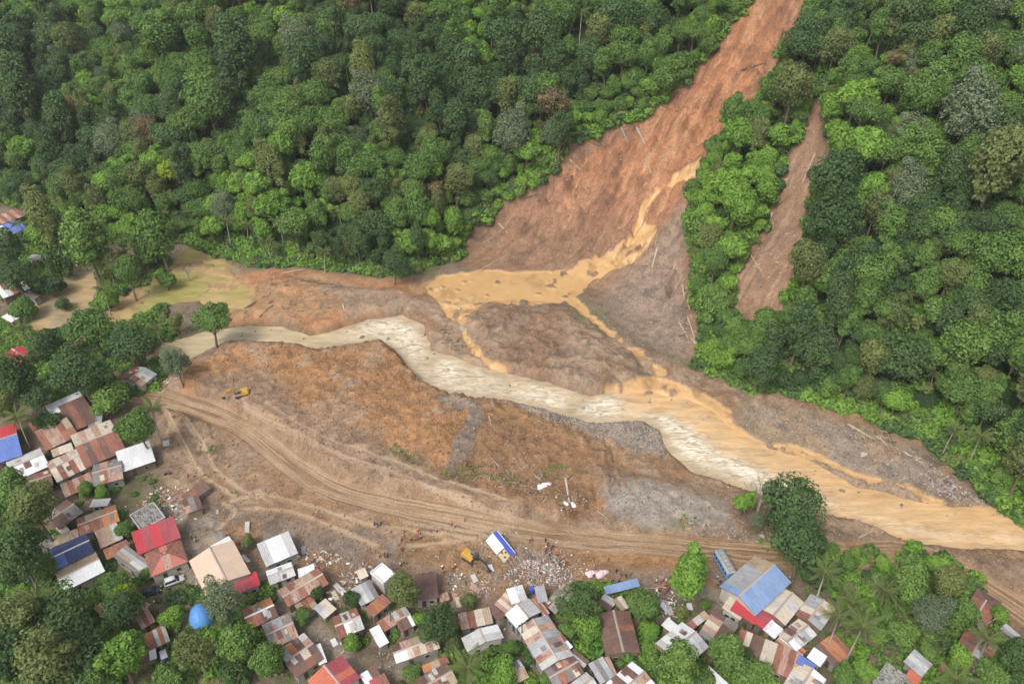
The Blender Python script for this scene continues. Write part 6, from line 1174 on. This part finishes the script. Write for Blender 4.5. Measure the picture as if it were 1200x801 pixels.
for a in [(870, 84, 897, 76, .45, 1, 'dark fallen trunk lying across the upper scar'), (746, 150, 764, 188, .35, 2, 'grey fallen trunk on the left rim of the scar'), (755, 178, 768, 215, .25, 0, 'pale thin trunk below the grey one on the scar'), (708, 152, 742, 143, .25, 1, 'brown trunk along the left scar edge'),
   (806, 372, 818, 408, .25, 0, 'upper log of the pale heap at the scar foot'), (812, 398, 822, 420, .28, 0, 'lower log of the pale heap at the scar foot'), (800, 412, 828, 428, .2, 1, 'brown log below the pale log heap'), (572, 262, 590, 235, .2, 2, 'grey log on the lower left of the scar'), (560, 318, 592, 300, .22, 0, 'pale log at the edge of the mud pool'), (625, 205, 646, 192, .2, 0, 'pale stick high at the left scar rim'),
   (995, 498, 1022, 514, .3, 0, 'pale log below the right slope'), (1028, 512, 1040, 522, .25, 0, 'short pale log right of the longer one'), (1112, 542, 1126, 528, .22, 2, 'leaning grey log at the foot of the right slope'), (663, 562, 667, 588, .35, 0, 'upright-looking pale trunk beside the white bundle'), (655, 585, 676, 578, .3, 1, 'brown log crossing the pale trunk'),
   (573, 487, 576, 500, .15, 0, 'thin log on the rust soil near the grey trail'), (402, 358, 407, 376, .25, 0, 'pale log standing on the grey river bank'), (498, 392, 497, 412, .3, 1, 'brown log at the bend of the rapids'), (512, 430, 545, 438, .25, 1, 'brown log lying in the rapids'), (330, 320, 355, 316, .2, 0, 'pale log below the forest left of the grey bank'),
   (600, 355, 586, 378, .12, 1, 'thin brown stick on the mud pool edge'), (700, 598, 712, 608, .15, 0, 'thin pale log on the grey pad'), (1008, 629, 1022, 622, .22, 0, 'pale log on the cut bank by the dirt road'), (780, 688, 753, 690, .2, 0, 'pale log beside the mango tree'), (735, 305, 744, 330, .15, 2, 'grey stick beside the mud stream'), (773, 305, 780, 320, .15, 0, 'pale stick on the grey fan'),
   (790, 268, 786, 300, .15, 0, 'pale thin trunk on the right of the fan'), (768, 285, 776, 312, .15, 0, 'pale stick cluster on the fan centre'), (285, 362, 310, 348, .3, 1, 'dark log on the bank beside the pond'), (305, 372, 320, 358, .25, 1, 'second dark log on the bank beside the pond'), (245, 340, 232, 350, .2, 1, 'dark stick lying in the pond'), (955, 180, 940, 215, .2, 0, 'pale log at the top of the narrow scar'), (880, 300, 892, 318, .2, 0, 'pale log at the lower narrow scar'), (520, 606, 535, 604, .1, 0, 'short stick beside the dirt track')]: log(*a)

for i_, (u_, v_, du, dv, k_, pl_) in enumerate([(566, 285, 14, -8, 2, 'low on the left rim of the big scar'), (585, 262, 10, 12, 0, 'on the lower left scar, pointing down'), (612, 232, 16, -4, 1, 'along the left rim under the grey trees'), (668, 190, 12, 10, 0, 'on the left rim below the dry tree'), (690, 165, 18, 6, 1, 'across the left rim above the fan'), (728, 150, 8, 18, 2, 'hanging from the left rim'), (772, 120, 14, 6, 1, 'high on the left rim'),
    (800, 330, 3, 26, 0, 'upper of the trunks lining the right rim'), (806, 352, 4, 24, 0, 'second of the trunks lining the right rim'), (796, 378, 10, 18, 0, 'third of the trunks lining the right rim'), (826, 432, 18, 4, 1, 'at the corner below the right rim'), (770, 292, -6, 22, 0, 'on the middle of the grey fan'), (760, 350, 16, 8, 2, 'low on the grey fan'), (735, 265, 8, 14, 1, 'beside the mud stream bend'), (905, 250, -8, 22, 0, 'midway down the narrow scar'), (930, 205, -5, 16, 2, 'near the top of the narrow scar'), (1060, 530, 20, 12, 0, 'on the gravel bar below the right slope'), (1090, 548, 16, -6, 1, 'under the foot of the right slope')]):
    log(u_, v_, u_ + du, v_ + dv, .22 + .05 * (i_ % 3), k_, '%s fallen trunk %s' % (['pale', 'brown', 'grey'][k_], pl_))
def rock_mesh(seed, m, sub=2):
    bm = bmesh.new(); bmesh.ops.create_icosphere(bm, subdivisions=sub, radius=.5); g = np.random.default_rng(seed); A = g.normal(size=(5, 3)); A /= np.linalg.norm(A, axis=1)[:, None]
    for v in bm.verts:
        p = np.array(v.co); 
        for q in A:
            e = p @ q - .34
            if e > 0: p = p - q * e * .85
        p = p * (1 + .12 * g.normal()); v.co = Vector(p)
    me = bpy.data.meshes.new('rock_%d' % seed); bm.to_mesh(me); bm.free(); me.materials.append(m); return me
ROCKM = [plain('stone_grey', (.31, .285, .26), .9, .25, 4.0), plain('stone_pale', (.38, .345, .30), .9, .2, 4.0), plain('stone_brown', (.235, .165, .12), .9, .25, 4.0), plain('stone_dark', (.13, .115, .10), .9, .25, 4.0)]
RK = [rock_mesh(k, ROCKM[k % 4], 1) for k in range(8)]
pts, rot, scl, ixs = [], [], [], []
def stones(px, n, smin, smax, ws=(1, 1, 1, .5)):
    P = hits(px); lo, hi = P.min(0), P.max(0); c = 0; w = np.array(list(ws) * 2, float); w /= w.sum()
    q = np.stack([g.uniform(lo[0], hi[0], n * 4), g.uniform(lo[1], hi[1], n * 4)], 1); q = q[(sdf_poly(P, q[:, 0], q[:, 1]) < 0)]; q = q[(field(sd_river, q[:, 0], q[:, 1]) > .8) & (field(t_main, q[:, 0], q[:, 1]) > 3.4) & (field(M_mud, q[:, 0], q[:, 1]) < .3)][:n]
    for x, y in q:
        s = smin * (smax / smin) ** (g.random() ** 2.2); pts.append((x, y, hz(x, y) + s * .12)); rot.append(g.uniform(0, 6.28, 3)); scl.append((s, s * g.uniform(.7, 1.1), s * g.uniform(.5, .8))); ixs.append(int(g.choice(8, p=w)))
allpx = [(200, 460), (270, 405), (440, 398), (520, 465), (690, 495), (790, 540), (900, 580), (1200, 650), (1200, 700), (1050, 650), (860, 690), (700, 700), (560, 700), (440, 665), (370, 690), (250, 640), (200, 580)]
stones(allpx, 3600, .18, .7); stones([(590, 470), (660, 486), (740, 494), (775, 505), (785, 535), (740, 528), (690, 508), (640, 492)], 1500, .2, .8, (1, 1, .4, .4))
stones([(860, 480), (935, 478), (1010, 505), (1075, 535), (1125, 575), (1060, 585), (1000, 568), (940, 540), (880, 515)], 2600, .15, .7, (1, .6, .6, .6)); stones([(1060, 520), (1120, 565), (1165, 600), (1140, 600), (1100, 580)], 420, .25, .95, (1, 1, .3, .3))
stones([(700, 330), (790, 240), (812, 215), (808, 300), (818, 425), (770, 430), (700, 380)], 1100, .18, .7); stones([(548, 362), (665, 362), (762, 425), (690, 452), (570, 425)], 500, .15, .5); stones([(540, 300), (640, 210), (800, 100), (900, 20), (900, 90), (820, 200), (690, 310)], 900, .18, .8, (.5, .8, 1.5, .5))
stones([(880, 300), (950, 140), (965, 150), (925, 300), (890, 370)], 350, .2, .9, (.5, 1.4, 1, .3)); stones([(285, 335), (400, 330), (500, 352), (420, 374), (320, 378)], 450, .18, .6); stones([(250, 470), (400, 520), (560, 600), (640, 605), (480, 580), (330, 520)], 700, .2, .7, (1, 1, 1, 1))
stones([(800, 600), (870, 620), (900, 640), (820, 632)], 160, .3, 1.0, (.5, 1.5, .5, .2)); stones([(200, 590), (460, 640), (560, 700), (440, 690), (300, 640)], 700, .15, .5)
for dx in np.linspace(0, 1, 70):                                        # stones in the shallows
    i = int(dx * 26) ; u, v = RIVER_UP[min(i + 2, len(RIVER_UP) - 1)]; p = at(u + g.normal() * 10, v + abs(g.normal()) * 5, WZ); s = g.uniform(.3, 1.1); pts.append((p[0], p[1], WZ)); rot.append(g.uniform(0, 6.28, 3)); scl.append((s, s, s * .7)); ixs.append(int(g.choice([0, 3, 4, 7])))
CLOD = [rock_mesh(20 + k, m, 1) for k, m in enumerate([plain('clod_rust', (.33, .175, .085), .95, .3, 4.0), plain('clod_brown', (.235, .15, .095), .95, .3, 4.0)])]
for pxs, n_ in ((allpx, 5200), ([(540, 300), (640, 210), (800, 100), (900, 20), (900, 90), (820, 200), (690, 310)], 3600), ([(548, 362), (665, 362), (762, 425), (690, 452), (570, 425)], 700), ([(240, 420), (330, 405), (470, 415), (600, 475), (700, 530), (600, 580), (420, 520), (300, 450)], 2600)):
    m0 = len(ixs); stones(pxs, n_, .22, .9)
    for i in range(m0, len(ixs)): ixs[i] = 8 + int(g.integers(2))
scatter('gravel', RK + CLOD, pts, rot, scl, ixs, label='loose stones and gravel strewn over the debris and river bars')
BIG = [rock_mesh(40 + k, ROCKM[k % 3], 2) for k in range(4)]
for i, (u, v, s, lab) in enumerate([(682, 483, 1.6, 'brown boulder in the middle of the rapids'), (676, 462, 1.3, 'dark boulder at the rapids edge under the brown mound'), (760, 476, 1.0, 'small boulder at the ochre inflow'), (905, 632, 2.2, 'biggest pale boulder at the roadside by the mango'), (893, 628, 1.4, 'pale boulder left of the biggest roadside one'), (1012, 533, 2.4, 'flat dark rock on the gravel bar'), (1135, 585, 1.6, 'pale boulder at the foot of the right slope'), (1118, 570, 1.4, 'pale boulder up the bar from the slope foot'), (542, 385, 2.6, 'grey rock at the lower end of the mud pool'), (538, 362, 2.0, 'grey rock standing in the mud pool'), (425, 400, 1.8, 'dark rock at the start of the rapids'), (455, 402, 1.6, 'dark rock midstream below the grey bank'), (500, 425, 1.5, 'dark rock at the rapids bend'), (824, 115, 1.2, 'small rock on the upper scar'), (985, 580, 1.5, 'pale wave-washed rock at the river bank')]):
    p = hit(u, v); z = max(p[2], WZ) if field(sd_river, p[0], p[1]) < 0 else p[2]
    o = link('boulder', BIG[i % 4], None, None, label=lab, category='boulder', group='boulders'); o.location = (p[0], p[1], z + .1 * s); o.scale = (s, s * .85, s * .6); o.rotation_euler = (0, 0, i * 1.3)

def loose_sheet(u, v, L, W, rz, ch, label, tilt=.15):
    p = hit(u, v); o = link('loose_roof_sheet', SHEET_ME, None, None, label=label, category='roof sheet', group='loose roof sheets in the debris'); o.location = (p[0], p[1], p[2] + .18 + tilt * L * .3); o.scale = (W, L, .06); o.rotation_euler = (tilt, tilt * .6, rz); o.material_slots[0].link = 'OBJECT'; o.material_slots[0].material = SHEET[ch]
for u, v, L, W, rz, ch, lab in [(356, 645, 2.2, 1.0, .3, 'G', 'bluish sheet lying right of the debris-edge white house'), (288, 655, 2.6, .9, .9, 'W', 'white sheet lying on the lane beside the peach house'), (290, 618, 3.0, 1.0, .2, 'w', 'bent pale sheet above the lane bush'), (347, 652, 1.8, 1.2, 1.0, 'W', 'white sheet leaning at the small pale gable'), (195, 520, 2.0, 1.6, .4, 'w', 'crumpled pale sheet right of the white corner roof'), (398, 690, 3.0, 1.2, .9, 'w', 'pale sheet among planks above the dark round tree'), (393, 698, 2.4, 1.0, .6, 'C', 'cream sheet among planks above the dark round tree'), (440, 672, 2.2, 1.4, .3, 'C', 'cream sheet behind the silvery roof'),
   (556, 678, 2.0, 1.2, .5, 'w', 'pale sheet left of the rubble heap'), (575, 667, 2.2, 1.3, .4, 'W', 'white sheet under the excavator arm'), (557, 690, 2.4, 1.4, 1.0, 'P', 'pinkish sheet left of the striped roofs'), (773, 705, 3.2, 1.2, 1.4, 'w', 'tall white sheet left of the mango yard'), (779, 712, 2.4, 1.4, .7, 'W', 'white sheet in the heap by the mango yard'), (785, 716, 2.0, 1.2, .2, 'w', 'lowest pale sheet in the heap by the mango yard'), (808, 711, 1.6, 1.2, .1, 'W', 'single white sheet on bare ground below the mango'), (392, 753, 1.8, 1.2, .6, 'W', 'white sheet on the grass by the lane'), (405, 760, 2.6, .5, -.6, 'C', 'cream strip lying across the lane edge'), (533, 700, 2.0, 1.0, .3, 'P', 'pink sheet beside the very dark tree'), (537, 706, 2.4, 1.0, .3, 'C', 'cream sheet beside the very dark tree'), (672, 592, 1.6, 1.0, .3, 'W', 'white scrap under the pale trunk'), (662, 590, 1.8, 1.0, 1.1, 'W', 'larger white scrap under the pale trunk'), (255, 600, 1.4, .6, .3, 'C', 'cream scrap beside the track junction'), (227, 607, 2.0, .5, 1.1, 'C', 'yellowish plank-like strip on the lane top'), (60, 400, 2, 1.5, .3, 'W', 'white sheet among the trees left of the pool')]:
    loose_sheet(u, v, L, W, rz, ch, lab)
# drums
def drum(u, v, m, label):
    p = hit(u, v); o = empty('drum', p, 0, label, 'drum', 'storage drums'); mb = MB(); mb.tube([(0, 0, -.05), (0, 0, .3), (0, 0, .34), (0, 0, .62), (0, 0, .66), (0, 0, 1.0)], [.42, .42, .46, .42, .46, .42], 14); part('body', mb.mesh('drum_body', m), o); k = MB(); k.tube([(0, 0, 1.0), (0, 0, 1.04)], .36, 12); part('lid', k.mesh('drum_lid', m), o); o.scale = (1.4, 1.4, 1.6)
drum(623, 694, DEEPB, 'blue drum standing at the rubble heap'); drum(250, 770, TARP, 'light blue drum under the yellowish tree')

# household rubble: too small to pick apart
BITM = [plain('bit_' + n, c, .7, .2, 3.0) for n, c in (('white', (.72, .71, .68)), ('grey', (.36, .35, .34)), ('wood', (.30, .215, .14)), ('dark', (.07, .06, .055)), ('pink', (.62, .33, .32)), ('blue', (.16, .28, .52)), ('buff', (.52, .42, .29)), ('rust', (.25, .11, .07)))]
BITS = []
for k, m in enumerate(BITM):
    a = MB(); a.box((0, 0, 0), (1, .5, .08)); BITS.append(a.mesh('flat_bit_%d' % k, m)); a = MB(); a.box((0, 0, 0), (1.4, .12, .1)); BITS.append(a.mesh('stick_bit_%d' % k, m))
pts, rot, scl, ixs = [], [], [], []
def bits(px, n, smin, smax, ws=(2, 2, 3, 1.2, .5, .4, 1.8, 1.4), sticks=False):
    P = hits(px); lo, hi = P.min(0), P.max(0); w = np.repeat(np.array(ws, float), 2); w[0::2] *= 0 if sticks else 1; w /= w.sum()
    q = np.stack([g.uniform(lo[0], hi[0], n * 4), g.uniform(lo[1], hi[1], n * 4)], 1); q = q[(sdf_poly(P, q[:, 0], q[:, 1]) < 0) & (g.random(len(q)) < .25 + .75 * smooth(-.3, .3, fbm(q[:, 0], q[:, 1], 5, 2, 401)))][:n]
    for x, y in q: s = g.uniform(smin, smax); pts.append((x, y, hz(x, y) + .08 + .35 * g.random() ** 3)); rot.append((g.normal() * .3, g.normal() * .3, g.uniform(0, 6.28))); scl.append((s, s * (.7 if sticks else 1), s * (.7 if sticks else 1))); ixs.append(int(g.choice(16, p=w)))
bits([(590, 672), (620, 655), (650, 660), (672, 675), (665, 690), (640, 685), (600, 690)], 1500, .15, .6); bits([(570, 620), (610, 625), (640, 640), (660, 660), (600, 680), (560, 680), (540, 650)], 420, .15, .6); bits([(600, 652), (640, 640), (700, 660), (720, 685), (690, 700), (660, 690)], 420, .15, .6)
bits([(350, 640), (400, 650), (440, 665), (440, 700), (400, 710), (365, 690)], 420, .3, 1.1, (1.5, 1.5, 4, 1, .6, .1, 2, 2)); bits([(160, 590), (190, 570), (235, 575), (215, 600), (195, 610), (165, 610)], 420, .25, .9, (1.5, 1, 3, 1, 1, .2, 3, 2)); bits([(650, 582), (680, 578), (690, 592), (655, 602)], 80, .15, .5, (5, 1, 1, .3, 1, .2, 1, .5))
bits([(690, 690), (720, 690), (730, 715), (700, 720), (685, 705)], 260, .2, .8); bits([(755, 690), (800, 690), (800, 725), (770, 725)], 170, .2, .9, (5, 1, 1, 1, 1.2, .1, 1, 2)); bits([(170, 445), (215, 430), (222, 440), (185, 462)], 220, .25, .8, (2, 1, 3, .6, 2, .1, 4, 2)); bits([(520, 670), (560, 660), (580, 690), (560, 710), (530, 700)], 220, .2, .7)
bits([(0, 580), (250, 600), (400, 720), (600, 720), (720, 710), (900, 700), (1000, 760), (1000, 801), (0, 801)], 1200, .15, .55, (3, 2, 3, 1, .5, .4, 2, 2)); bits([(440, 605), (560, 620), (700, 640), (690, 670), (540, 660), (450, 650)], 260, .15, .4)
for px_, n_ in (([(560, 255), (640, 215), (700, 150), (790, 100), (800, 112), (715, 165), (650, 225), (570, 275)], 320), ([(800, 300), (815, 300), (830, 425), (800, 425)], 200), ([(745, 300), (800, 260), (800, 330), (760, 340)], 110), ([(290, 330), (440, 325), (480, 345), (330, 380)], 170), ([(1030, 500), (1130, 560), (1110, 570), (1010, 512)], 130), ([(515, 380), (570, 395), (560, 430), (505, 415)], 110), ([(560, 535), (680, 560), (660, 595), (540, 560)], 160)): bits(px_, n_, .5, 1.9, (0, .8, 5, 2, 0, 0, .8, .2), True)      # snapped branches
scatter('rubble', BITS, pts, rot, scl, ixs, label='broken household rubble, sticks and scraps strewn around the houses')

# ------------------------------------------------------------------ people
SKIN = plain('skin', (.24, .125, .08), .6, .1); HAIR = plain('hair', (.02, .017, .015), .6, .1); TROUS = [plain('trousers_' + n, c, .8, .15) for n, c in (('dark', (.03, .03, .04)), ('blue', (.06, .08, .16)), ('tan', (.28, .22, .15)))]
SHIRT = {n: plain('shirt_' + n.replace(' ', '_'), c, .8, .12) for n, c in (('orange', (.68, .20, .05)), ('red', (.50, .035, .03)), ('white', (.68, .68, .66)), ('black', (.03, .03, .035)), ('yellow', (.62, .45, .05)), ('navy', (.04, .055, .15)), ('pink', (.60, .28, .28)), ('green', (.07, .20, .08)), ('grey', (.22, .22, .23)))}
def person_mesh(name, J):
    """one skinned body: joints with radii, faces coloured by height band"""
    names = list(J); me = bpy.data.meshes.new('skel'); E = [('pelvis', 'chest'), ('chest', 'neck'), ('neck', 'head'), ('head', 'crown'), ('chest', 'shL'), ('shL', 'elL'), ('elL', 'haL'), ('chest', 'shR'), ('shR', 'elR'), ('elR', 'haR'), ('pelvis', 'hipL'), ('hipL', 'knL'), ('knL', 'anL'), ('anL', 'toL'), ('pelvis', 'hipR'), ('hipR', 'knR'), ('knR', 'anR'), ('anR', 'toR')]
    me.from_pydata([J[n][:3] for n in names], [(names.index(a), names.index(b)) for a, b in E], []); me.update(); ob = bpy.data.objects.new('skel', me); COL.objects.link(ob)
    md = ob.modifiers.new('skin', 'SKIN')
    for i, n in enumerate(names): sv = me.skin_vertices[0].data[i]; sv.radius = (J[n][3], J[n][3] * (.75 if n in ('chest', 'pelvis') else 1)); sv.use_root = (n == 'pelvis')
    ob.modifiers.new('sub', 'SUBSURF').levels = 1
    dg = bpy.context.evaluated_depsgraph_get(); out = bpy.data.meshes.new_from_object(ob.evaluated_get(dg)); bpy.data.objects.remove(ob); out.name = name
    for m in (SHIRT['white'], TROUS[0], SKIN, HAIR): out.materials.append(m)
    P = {n: Vector(J[n][:3]) for n in names}
    for f in out.polygons:
        c = f.center; dmin = min(names, key=lambda n: (P[n] - c).length - (.06 if n in ('chest', 'pelvis') else 0))
        if dmin in ('head', 'crown'): f.material_index = 3 if (c - P['head']).z > .03 or c.x < P['head'].x - .03 else 2
        elif dmin in ('neck', 'haL', 'haR', 'elL', 'elR'): f.material_index = 2
        elif dmin in ('chest', 'shL', 'shR'): f.material_index = 0
        else: f.material_index = 1
        f.use_smooth = True
    return out
base = dict(pelvis=(0, 0, .95, .16), chest=(0, 0, 1.28, .18), neck=(.01, 0, 1.48, .07), head=(.02, 0, 1.60, .105), crown=(.01, 0, 1.70, .085), shL=(0, .20, 1.38, .075), elL=(-.02, .27, 1.12, .05), haL=(.08, .27, .88, .045), shR=(0, -.20, 1.38, .075), elR=(-.02, -.27, 1.12, .05), haR=(.08, -.27, .88, .045),
            hipL=(0, .10, .90, .11), knL=(.03, .11, .50, .07), anL=(0, .12, .08, .05), toL=(.16, .13, .04, .045), hipR=(0, -.10, .90, .11), knR=(.03, -.11, .50, .07), anR=(0, -.12, .08, .05), toR=(.16, -.13, .04, .045))
walk = dict(base, knL=(.20, .11, .52, .07), anL=(.22, .11, .09, .05), toL=(.38, .11, .06, .045), knR=(-.08, -.11, .50, .07), anR=(-.32, -.11, .14, .05), toR=(-.20, -.11, .05, .045), elL=(-.14, .26, 1.14, .05), haL=(-.16, .26, .90, .045), elR=(.10, -.26, 1.14, .05), haR=(.28, -.24, .98, .045))
bend = dict(base, pelvis=(-.12, 0, .88, .16), chest=(.20, 0, 1.10, .18), neck=(.38, 0, 1.20, .07), head=(.48, 0, 1.22, .105), crown=(.57, 0, 1.26, .085), shL=(.24, .20, 1.12, .075), elL=(.36, .24, .86, .05), haL=(.50, .18, .66, .045), shR=(.24, -.20, 1.12, .075), elR=(.36, -.24, .86, .05), haR=(.50, -.18, .66, .045), hipL=(-.10, .10, .84, .11), hipR=(-.10, -.10, .84, .11), knL=(.08, .12, .48, .07), knR=(.08, -.12, .48, .07))
carry = dict(base, elL=(.10, .26, 1.14, .05), haL=(.34, .16, 1.12, .045), elR=(.10, -.26, 1.14, .05), haR=(.34, -.16, 1.12, .045))
POSES = [(person_mesh('person_standing', base), 'standing'), (person_mesh('person_walking', walk), 'walking'), (person_mesh('person_bending', bend), 'bending'), (person_mesh('person_carrying', carry), 'reaching forward')]
HELM = MB(); HELM.tube([(.01, 0, 1.62), (.01, 0, 1.64), (.01, 0, 1.72), (.01, 0, 1.79)], [.17, .145, .13, .05], 10); HELM = HELM.mesh('helmet', SHIRT['yellow'])
crowd = []
def people(pl, place):
    for u, v, sh in pl: crowd.append((u, v, sh, place))
people([(474, 621, 'orange'), (490, 622, 'red'), (493, 624, 'orange'), (494, 628, 'white'), (489, 630, 'red'), (471, 631, 'orange'), (482, 631, 'pink'), (487, 631, 'orange'), (471, 643, 'red'), (485, 645, 'pink'), (505, 621, 'grey'), (512, 620, 'white')], 'on the track above the brown roof')
people([(439, 613, 'black'), (443, 614, 'navy'), (447, 613, 'black'), (452, 612, 'grey')], 'by the grey stones left of the track group')
people([(440, 646, 'orange'), (445, 650, 'orange'), (451, 650, 'navy'), (455, 650, 'black'), (475, 659, 'black'), (470, 660, 'white')], 'behind the white ruined building')
people([(529, 613, 'yellow'), (533, 615, 'white'), (545, 608, 'grey')], 'beside the orange track left of the toppled house')
people([(530, 665, 'orange'), (534, 663, 'red'), (520, 668, 'orange'), (546, 682, 'black'), (519, 664, 'white')], 'left of the dark-armed excavator')
people([(639, 632, 'black'), (642, 637, 'navy'), (640, 642, 'red'), (646, 641, 'grey'), (648, 640, 'black'), (639, 646, 'black'), (644, 648, 'pink'), (642, 655, 'green'), (620, 634, 'red'), (623, 631, 'orange'), (653, 649, 'orange'), (657, 655, 'orange'), (655, 660, 'green'), (660, 662, 'yellow'), (662, 658, 'red'), (597, 645, 'white'), (601, 643, 'black')], 'right of the toppled house')
people([(722, 668, 'black'), (727, 673, 'navy'), (733, 674, 'black'), (738, 673, 'grey'), (718, 679, 'red'), (712, 681, 'black'), (725, 680, 'black'), (706, 684, 'navy'), (700, 689, 'white'), (694, 687, 'yellow'), (691, 693, 'white'), (686, 690, 'red'), (702, 694, 'black'), (697, 698, 'orange'), (684, 697, 'grey')], 'around the light blue shed')
people([(773, 682, 'red'), (777, 678, 'orange'), (775, 688, 'red'), (780, 685, 'pink'), (772, 690, 'orange'), (783, 690, 'red'), (779, 693, 'orange'), (785, 686, 'red'), (787, 689, 'orange'), (769, 681, 'white'), (780, 680, 'white')], 'in the red crowd left of the mango')
people([(840, 676, 'white'), (843, 680, 'black'), (841, 684, 'grey')], 'in the shade of the blue hall'); people([(225, 628, 'orange'), (230, 632, 'yellow')], 'on the lane behind the peach house'); people([(204, 487, 'white')], 'on the track below the heap excavator'); people([(697, 664, 'red'), (712, 655, 'grey')], 'near the pink bundles')
cnt = {}
for u, v, sh, pl in crowd: cnt.setdefault((sh, pl), []).append((u, v))
qr = random.Random(9)
for u, v, sh, pl in crowd:
    me_, pose = POSES[qr.choice([0, 0, 1, 1, 2, 3])]; L = sorted(cnt[(sh, pl)]); lab = 'person in %s top %s' % (sh, pl)
    if len(L) > 1: lab += ', ' + ('leftmost' if L.index((u, v)) == 0 else ORD[L.index((u, v))] + ' from left')
    p = hit(u, v + 3); o = link('person', me_, None, None, label=lab, category='person', group='rescuers and villagers on the debris'); o.location = (p[0], p[1], p[2] - .03); o.rotation_euler = (0, 0, qr.uniform(0, 6.28)); k = qr.uniform(.94, 1.06); o.scale = (k, k, k)
    for i, m in ((0, SHIRT[sh]), (1, qr.choice(TROUS))): o.material_slots[i].link = 'OBJECT'; o.material_slots[i].material = m
    if pose in ('standing', 'walking') and sh in ('orange', 'yellow', 'red', 'white') and qr.random() < .5: part('helmet', HELM, o, m=SHIRT[qr.choice(['yellow', 'white', 'orange', 'red'])])

# ------------------------------------------------------------------ the damp air of the valley
hb = MB().box((0, 415, 87), (1900, 1560, 250)).mesh('haze', [])
hm = bpy.data.materials.new('valley_haze'); hm.use_nodes = True; hnt = hm.node_tree; hnt.nodes.clear()
hv = hnt.nodes.new('ShaderNodeVolumePrincipled'); hv.inputs['Color'].default_value = (.93, .95, .97, 1); hv.inputs['Density'].default_value = .00014; hv.inputs['Anisotropy'].default_value = .3
hout = hnt.nodes.new('ShaderNodeOutputMaterial'); hnt.links.new(hv.outputs[0], hout.inputs['Volume'])
hb.materials.append(hm); link('haze', hb, None, None, kind='stuff', label='thin pale damp haze filling the valley air')
